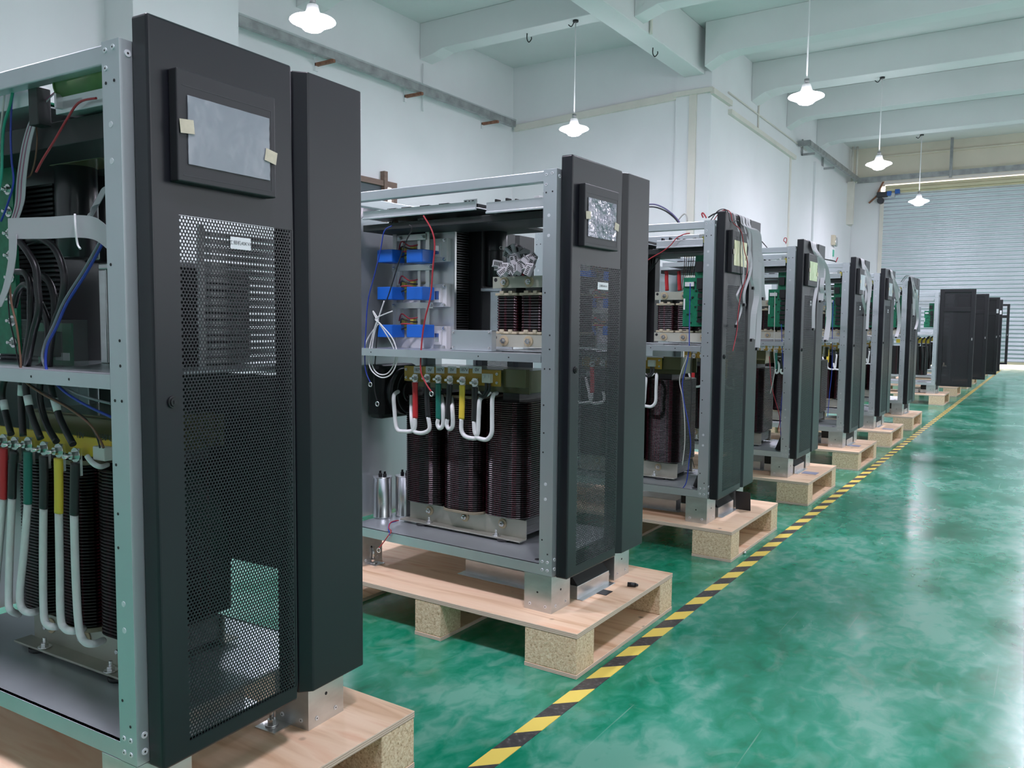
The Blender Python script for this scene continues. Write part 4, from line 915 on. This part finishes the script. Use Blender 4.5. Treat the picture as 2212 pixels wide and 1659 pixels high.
# clear cover: thin acrylic sheets around the board
mm = mat('acrylic', (.75, .82, .80), .05); mm.node_tree.nodes['Principled BSDF'].inputs['Transmission Weight'].default_value = .95; mm.node_tree.nodes['Principled BSDF'].inputs['IOR'].default_value = 1.05
MB().box(-.075, .085, -.034, -.032, 0, .108).box(.083, .085, -.032, .03, 0, .108).box(-.075, .085, -.034, .03, .106, .108).build('clear_cover', 'acrylic', o)

q = at(1, 228, 332, y=.19); q2 = at(1, 105, 338, y=.19)
pm = [o for o in bpy.data.objects if o.get('label', '').startswith('finned black heat sink')][0]
B(q2.x+.72, q.x+.70, -.11, -.02, q.z-.938-.008, q.z-.938).build('mounting_bracket', 'varnish_iron', pm, .002)
# --- second cabinet
o = empty('wire_bundle', (0, 0, 0)); q = at(2, 1115, 590, y=.15); p, a = cabpos(2, q); o.location = p; o.rotation_euler = (0, 0, a)
tag(o, 'tangle of black wires under the heap of grey plug connectors', 'wire bundle')
for k in range(7):
    P = [at(2, 1082+9*k, 596, y=.12+.01*k), at(2, 1096+4*k, 584-4*(k % 3), y=.13), at(2, 1110+3*k, 578+3*(k % 2), y=.15), at(2, 1128-3*k, 590, y=.16), at(2, 1146-5*k, 594, y=.14)]
    MB().tube([v-q for v in P], .0035, 6).build('wire', ('wire_black', 'wire_grey', 'wire_black', 'wire_red')[k % 4], o)
wire(2, [(846, 488), (830, 500), (822, 540), (810, 590), (795, 650), (790, 720), (788, 760), (790, 800), (800, 826)], .03, .0024, 'wire_blue', 'blue wire hanging down the left of the second cabinet', ends=[ring_lug])
wire(2, [(884, 486), (890, 494), (878, 520), (862, 565), (845, 620), (830, 665), (818, 700), (812, 760), (808, 830), (815, 868)], .05, .0024, 'wire_black', 'black wire falling across the left blue capacitors of the second cabinet', ends=[ring_lug])
wire(2, [(915, 466), (933, 498), (939, 530), (935, 580), (930, 640), (918, 690), (911, 740), (909, 800), (920, 828), (932, 846)], .022, .0032, 'wire_red', 'long red wire hanging in front of the second cabinet down to the terminals', ends=[ring_lug])
for k, px in enumerate(([(848, 672), (812, 688), (822, 700), (850, 735), (858, 775), (845, 808), (822, 815), (800, 795), (798, 755), (812, 700), (818, 692)],
                        [(818, 690), (806, 672), (814, 690), (846, 742), (854, 775), (838, 806), (815, 806), (802, 780), (806, 735), (815, 696), (830, 650)],
                        [(818, 700), (800, 722), (789, 745), (786, 770)])):
    wire(2, px, .025+.012*k, .0026, 'wire_white', ('outer loop of the white wire coil hanging beside the shelf of the second cabinet', 'inner loop of the white wire coil beside the shelf of the second cabinet', 'loose white tail of the wire coil, left of the second cabinet shelf')[k])
wire(2, [(861, 1124, .1), (845, 1128, .05), (840, 1140, .02), (845, 1148, .0), (838, 1158, -.01), (828, 1172, -.012), (818, 1184, -.012)], .03, .0023, 'wire_red', 'short red wire end drooping over the base edge of the second cabinet', ends=[ring_lug])
wire(2, [(856, 1126, .1), (842, 1131, .05), (839, 1143, .02), (841, 1150, .0), (842, 1156, -.01)], .03, .0023, 'wire_blue', 'short blue wire end beside the drooping red one on the base of the second cabinet')
# arcs above and between cabinets
for k, (px, m, l) in enumerate((([(1380, 444), (1410, 441), (1432, 448), (1452, 462), (1465, 476), (1468, 482)], 'wire_purple', 'purple cable arching from the second cabinet over the third, upper one'),
                                ([(1380, 448), (1412, 447), (1436, 455), (1454, 468), (1463, 478), (1466, 484)], 'wire_black', 'black cable arching from the second cabinet over the third, lower one'),
                                ([(1466, 474), (1474, 465), (1480, 462), (1484, 468), (1485, 478)], 'wire_pale', 'thin pale wire loop standing on the top rail of the third cabinet'),
                                ([(1519, 470), (1516, 463), (1518, 460), (1522, 464), (1526, 471)], 'wire_red', 'small red wire loop at the top post of the third cabinet'),
                                ([(1530, 470), (1541, 463), (1552, 459)], 'wire_black', 'black wire from the top post to the door of the third cabinet'))):
    wire(3, px, .06, .004, m, l)
wire(3, [(1490, 504), (1478, 506), (1462, 514), (1448, 530), (1430, 544), (1412, 554), (1396, 564)], .02, .0029, 'wire_red', 'red wire sagging from the tray across the third cabinet')
wire(4, [(1698, 524), (1693, 520), (1695, 514), (1699, 515), (1699, 521), (1697, 527)], .04, .0027, 'wire_red', 'red wire loop standing on top of the fourth cabinet')
wire(4, [(1640, 516), (1646, 522), (1653, 530), (1658, 536)], .06, .0034, 'wire_black', 'black cable ends behind the door of the third cabinet, above the fourth')
wire(5, [(1782, 560), (1792, 562), (1802, 564), (1806, 566)], .06, .0048, 'wire_black', 'thick black cable end lying on the top rail of the fifth cabinet')
wire(5, [(1806, 566), (1808, 560), (1810, 556)], .06, .0041, 'wire_red', 'short red cable end sticking up on the fifth cabinet')
for k, (dx, c) in enumerate(((0, 'wire_brown'), (5, 'wire_brown'), (10, 'wire_black'), (16, 'wire_black'), (21, 'wire_brown'), (27, 'wire_black'), (31, 'wire_red'))):
    wire(3, [(1478+dx, 532), (1479+dx*.9, 560), (1477+dx*.8, 590), (1474+dx*.7, 615), (1472+dx*.5, 628)], .2+.01*k, .0020, c, 'thin dark wire hanging from the third cabinet tray, %s from the left' % ['first', 'second', 'third', 'fourth', 'fifth', 'sixth', 'seventh'][k])
for k, dx in enumerate((0, 8, 14, 22)):
    wire(3, [(1404+dx, 530), (1403+dx, 555), (1404+dx*.4, 575), (1401, 588)], .3, .0024, 'wire_black', 'black wire curving down at the left of the third cabinet, %s one' % ['first', 'second', 'third', 'fourth'][k])
for k, u in enumerate((1440, 1467)):
    o = wire(3, [(u-1, 586), (u, 592), (u, 605), (u+1, 628)], .2, .011, 'shrink_red', ('red sleeved cable end in the third cabinet, left one', 'red sleeved cable end in the third cabinet, right one')[k], 'power_cable', 'cable')
wire(3, [(1491, 612), (1490, 660), (1489, 710), (1488, 760), (1480, 800), (1474, 830), (1478, 870), (1487, 915), (1492, 960), (1488, 1000), (1483, 1040), (1474, 1056)], .02, .0027, 'wire_blue', 'long blue wire hanging inside the third cabinet down to its base')
wire(3, [(1490, 650), (1489, 730), (1484, 770), (1473, 800), (1468, 825), (1475, 860), (1479, 910), (1479, 960), (1474, 1005)], .03, .0027, 'wire_pale', 'long pale wire beside the blue one inside the third cabinet')
wire(3, [(1495, 760), (1492, 800), (1494, 850), (1489, 950), (1494, 985), (1500, 1010)], .05, .0020, 'wire_black', 'thin black wire trailing to the base edge of the third cabinet')
wire(4, [(1688, 700), (1690, 760), (1693, 820), (1687, 880), (1686, 930), (1691, 975)], .03, .0027, 'wire_blue', 'blue wire hanging along the post of the fourth cabinet')
wire(4, [(1662, 770), (1664, 800), (1668, 840), (1684, 900), (1680, 930)], .1, .0027, 'wire_red', 'red wire hanging between the coils of the fourth cabinet')
wire(4, [(1674, 630), (1673, 700), (1672, 760), (1674, 800), (1664, 850)], .03, .0027, 'wire_pale', 'pale wire hanging inside the fourth cabinet')
wire(5, [(1800, 650), (1798, 720), (1797, 800), (1792, 850), (1788, 900)], .03, .0027, 'wire_blue', 'blue wire hanging inside the fifth cabinet')
for i, x, u in ((3, -.075, 1505), (4, -.08, 1685)):
    o = simple(i, 'rubber_boot', (x, .1, PAN), 'black rubber cable boot on the base of the %s cabinet beside its front post' % ORD[i], 'cable boot'); MB().cyl((0, 0, 0), (.015, 0, .1), .04, 16, 0, .018).build('boot', 'black_rubber', o)
# --- flat cables over the doors
WD = (.55, .83, 0)
CN = ['leftmost', 'second', 'third', 'fourth', 'fifth', 'sixth']
R3 = [([(1594, 472), (1600, 515), (1605, 570), (1605, 606), (1595, 630), (1592, 640), (1598, 655), (1601, 670), (1590, 703)], .016),
      ([(1610, 470), (1618, 498), (1619, 538), (1616, 580), (1623, 606), (1627, 621)], .022),
      ([(1616, 475), (1623, 568), (1608, 631), (1608, 657)], .020),
      ([(1621, 471), (1629, 503), (1632, 551), (1632, 602), (1634, 640), (1628, 678), (1625, 733)], .05),
      ([(1630, 477), (1637, 503), (1640, 555), (1639, 619), (1640, 682), (1636, 752)], .045),
      ([(1637, 480), (1643, 555), (1646, 619), (1649, 644)], .045)]
for k, (px, w) in enumerate(R3): flat(3, px, .075+.006*k, w*.8, 'grey flat cable draped over the door of the third cabinet, %s of six' % CN[k], WD)
def wire_x(i, px, x, r, m, label):
    P = [at(i, a, b, x=x) for a, b in px]; f = P[0]; P = [Vector((-.05, f.y, ZT-.02)), Vector((-.012, f.y, ZT+.035)), Vector((.012, f.y, ZT+.054)), Vector((.040, f.y, ZT+.054)), Vector((.058, f.y, ZT+.035)), Vector((.070, f.y, ZT-.01))]+P[1:]
    base = P[-1]; p, a = cabpos(i, base); o = empty('wire', p, a); MB().tube([q-base for q in P], r, 8).build('conductor', m, o); tag(o, label, 'wire')
wire_x(3, [(1585, 456), (1598, 482), (1599, 555), (1600, 593), (1603, 625), (1596, 680), (1587, 738)], .085, .0024, 'wire_black', 'black wire hanging over the screen of the third cabinet')
wire_x(3, [(1592, 462), (1601, 500), (1608, 541), (1615, 568), (1612, 598), (1600, 636), (1594, 682), (1592, 714), (1583, 758)], .09, .0024, 'wire_red', 'red wire hanging among the flat cables of the third cabinet')
RR = {4: [([(1757, 522), (1764, 560), (1765, 610), (1758, 660), (1757, 710)], .03), ([(1763, 524), (1772, 570), (1774, 610), (1773, 650)], .05), ([(1768, 528), (1778, 580), (1775, 620), (1780, 648)], .04), ([(1772, 530), (1784, 580), (1790, 640), (1790, 690), (1784, 735)], .05)],
      5: [([(1864, 560), (1866, 600), (1863, 640), (1872, 680)], .03), ([(1869, 562), (1874, 600), (1872, 650), (1876, 668)], .045), ([(1873, 566), (1879, 600), (1878, 642)], .04), ([(1871, 566), (1877, 620), (1875, 670), (1873, 712)], .035)],
      6: [([(1929, 586), (1935, 620), (1936, 645)], .05), ([(1932, 588), (1941, 630), (1938, 652)], .04), ([(1930, 590), (1938, 640), (1942, 700), (1936, 728)], .05)],
      7: [([(1971, 604), (1974, 640), (1974, 682)], .04), ([(1975, 604), (1980, 640), (1983, 682)], .035), ([(1973, 606), (1978, 650), (1982, 690), (1977, 712)], .04)]}
for i, L in RR.items():
    for k, (px, w) in enumerate(L): flat(i, px, .07+.007*k, w, 'grey flat cable draped over the door of the %s cabinet, %s of %s' % (ORD[i], CN[k], {4: 'four', 3: 'three'}[len(L)]), WD)

# ================================================================== FAR CABINETS WITH OPEN BLACK DOORS
def far_cabinet(i, wd):
    r = empty('cabinet', (0, 0, 0)); make_frame(r)
    d = empty('door_frame', (0, 0, 0)); bpy.data.objects.remove(d)
    y0 = {8: .047, 9: .145, 10: .16, 11: .11, 12: .14}[i]; z0, z1 = ZB-.009, ZT+.048; x0, x1 = .012, wd
    m = MB().box(x0, x0+.06, y0, y0+.035, z0, z1).box(x1-.06, x1, y0, y0+.035, z0, z1).box(x0+.06, x1-.06, y0, y0+.035, z1-.05, z1).box(x0+.06, x1-.06, y0, y0+.035, z0, z0+.05).box(x0+.06, x1-.06, y0+.004, y0+.03, z0+1.16, z0+1.23)
    dd = m.build('door', 'black_door', r, .003)
    B(x0+.06, x1-.06, y0+.014, y0+.017, z0+.05, z0+1.16).build('mesh_screen', 'black_screen' if i < 12 else 'acrylic', dd)
    if i < 12: B(x0+.06, x1-.06, y0+.014, y0+.017, z0+1.23, z1-.05).build('mesh_screen', 'black_screen', dd)
    for z in (z0+.25, z0+1.2): B(-.005, .03, y0+.03, y0+.06, z, z+.09).build('hinge', 'galvanised', dd, .003)
    B(x1-.035, x1-.02, y0-.004, y0, z0+.72, z0+.76).build('lock', 'bolt_steel', dd)
    if i in (10, 11): B(x1-.05, x1-.015, y0-.002, y0, z0+1.2, z0+1.28).build('name_label', 'paper', dd)
    if i < 12:
        B(-.6, -.12, .14, .15, .79, .85).build('terminal_board', 'phenolic_yellow', r)
        for k in range(3):
            c = MB().prism(ring_pts(.15, .3, .05), 'z', .28, .74).build('coil', 'coil_enamel', r); c.location = (-.62+.19*k, .33, 0)
        for k in range(5): MB().tube([(-.12-.06*k, .1, .88), (-.16-.06*k, .06, .82), (-.13-.07*k, .07, .6), (-.14-.06*k, .1, .36)], .012, 8).build('power_cable', 'wire_black', r)
        B(-.9, -.08, .12, .5, ZT-.13, ZT-.1).build('component_tray', 'tray_zinc', r)
    p, a = cabpos(i); r.location = p; return r
FL = {8: 'eighth cabinet, silver frame without grey front, its black mesh door swung open', 9: 'ninth cabinet, hidden behind the first open black door, with a black door of its own',
      10: 'tenth cabinet, its open black mesh door carrying a white label', 11: 'eleventh cabinet, only the edge of its open black door in view', 12: 'farthest cabinet, its open black door showing empty window openings'}
for i, wd in ((8, .50), (9, .54), (10, .60), (11, .58), (12, .56)):
    tag(far_cabinet(i, wd), FL[i], 'cabinet', 'far cabinets with open doors')

# ================================================================== SMALL THINGS
q = at(2, 1304, 1280, z=.0)
p, a = cabpos(2, (q.x, q.y, .0)); tag(B(-.03, .025, -.028, .03, .0005, .002).build('card', 'black_plastic', loc=p), 'square of black film lying on the pallet by the second cabinet front foot', 'film')
q = at(3, 1605, 1086, x=.06); p, a = cabpos(3, (.06, q.y, .001)); o = MB().obox((0, 0, .056), .085, .003, .108, Matrix.Rotation(.12, 3, 'X')).build('card', 'black_plastic', loc=p)
tag(o, 'black square card standing against the front foot of the third cabinet', 'film')
for i, u, v in ((4, 1750, 1022), (5, 1845, 963), (6, 1918, 927)):
    q = at(i, u, v, z=.0); p, a = cabpos(i, (q.x, q.y, 0)); tag(B(-.05, .05, -.05, .05, .0005, .002).build('card', 'film_mauve', loc=p), 'mauve film square lying on the pallet of the %s cabinet' % ORD[i], 'film')
q = at(2, 1366, 1263, z=.009); p, a = cabpos(2, q); o = empty('cable_gland', p); tag(o, 'small black tube lying on the bare end of the second pallet', 'tube')
MB().cyl((-.018, -.006, 0), (.010, .003, 0), .009, 14).cyl((.010, .003, 0), (.022, .008, .0), .0085, 14, 0, .004).build('tube', 'black_plastic', o)
q = at(3, 1608.5, 1194, z=-HP+.007); p, a = cabpos(3, q); tag(MB().lathe([(0, -.007), (.006, -.005), (.009, 0), (.007, .006), (0, .007)], n=12).build('screw', 'bolt_steel', loc=p), 'small silver screw on the floor between the third pallet and the tape', 'screw')

# ================================================================== LIGHT, CAMERA
w = bpy.data.worlds.new('outdoors'); S.world = w; w.use_nodes = True
bg = w.node_tree.nodes['Background']; bg.inputs[0].default_value = (1.0, .90, .74, 1); bg.inputs[1].default_value = 3.0
cd = bpy.data.cameras.new('camera'); co = bpy.data.objects.new('camera', cd); COL.objects.link(co)
cd.sensor_fit = 'HORIZONTAL'; cd.sensor_width = 36; cd.lens = F/2212*36; cd.clip_start = .05; cd.clip_end = 200
co.matrix_world = Matrix(((rt.x, up.x, -fw.x, CAM.x), (rt.y, up.y, -fw.y, CAM.y), (rt.z, up.z, -fw.z, CAM.z), (0, 0, 0, 1)))
S.camera = co
S.view_settings.view_transform = 'Standard'; S.view_settings.look = 'None'; S.view_settings.gamma = 1; S.view_settings.use_curve_mapping = False
S.view_settings.exposure = 0.42
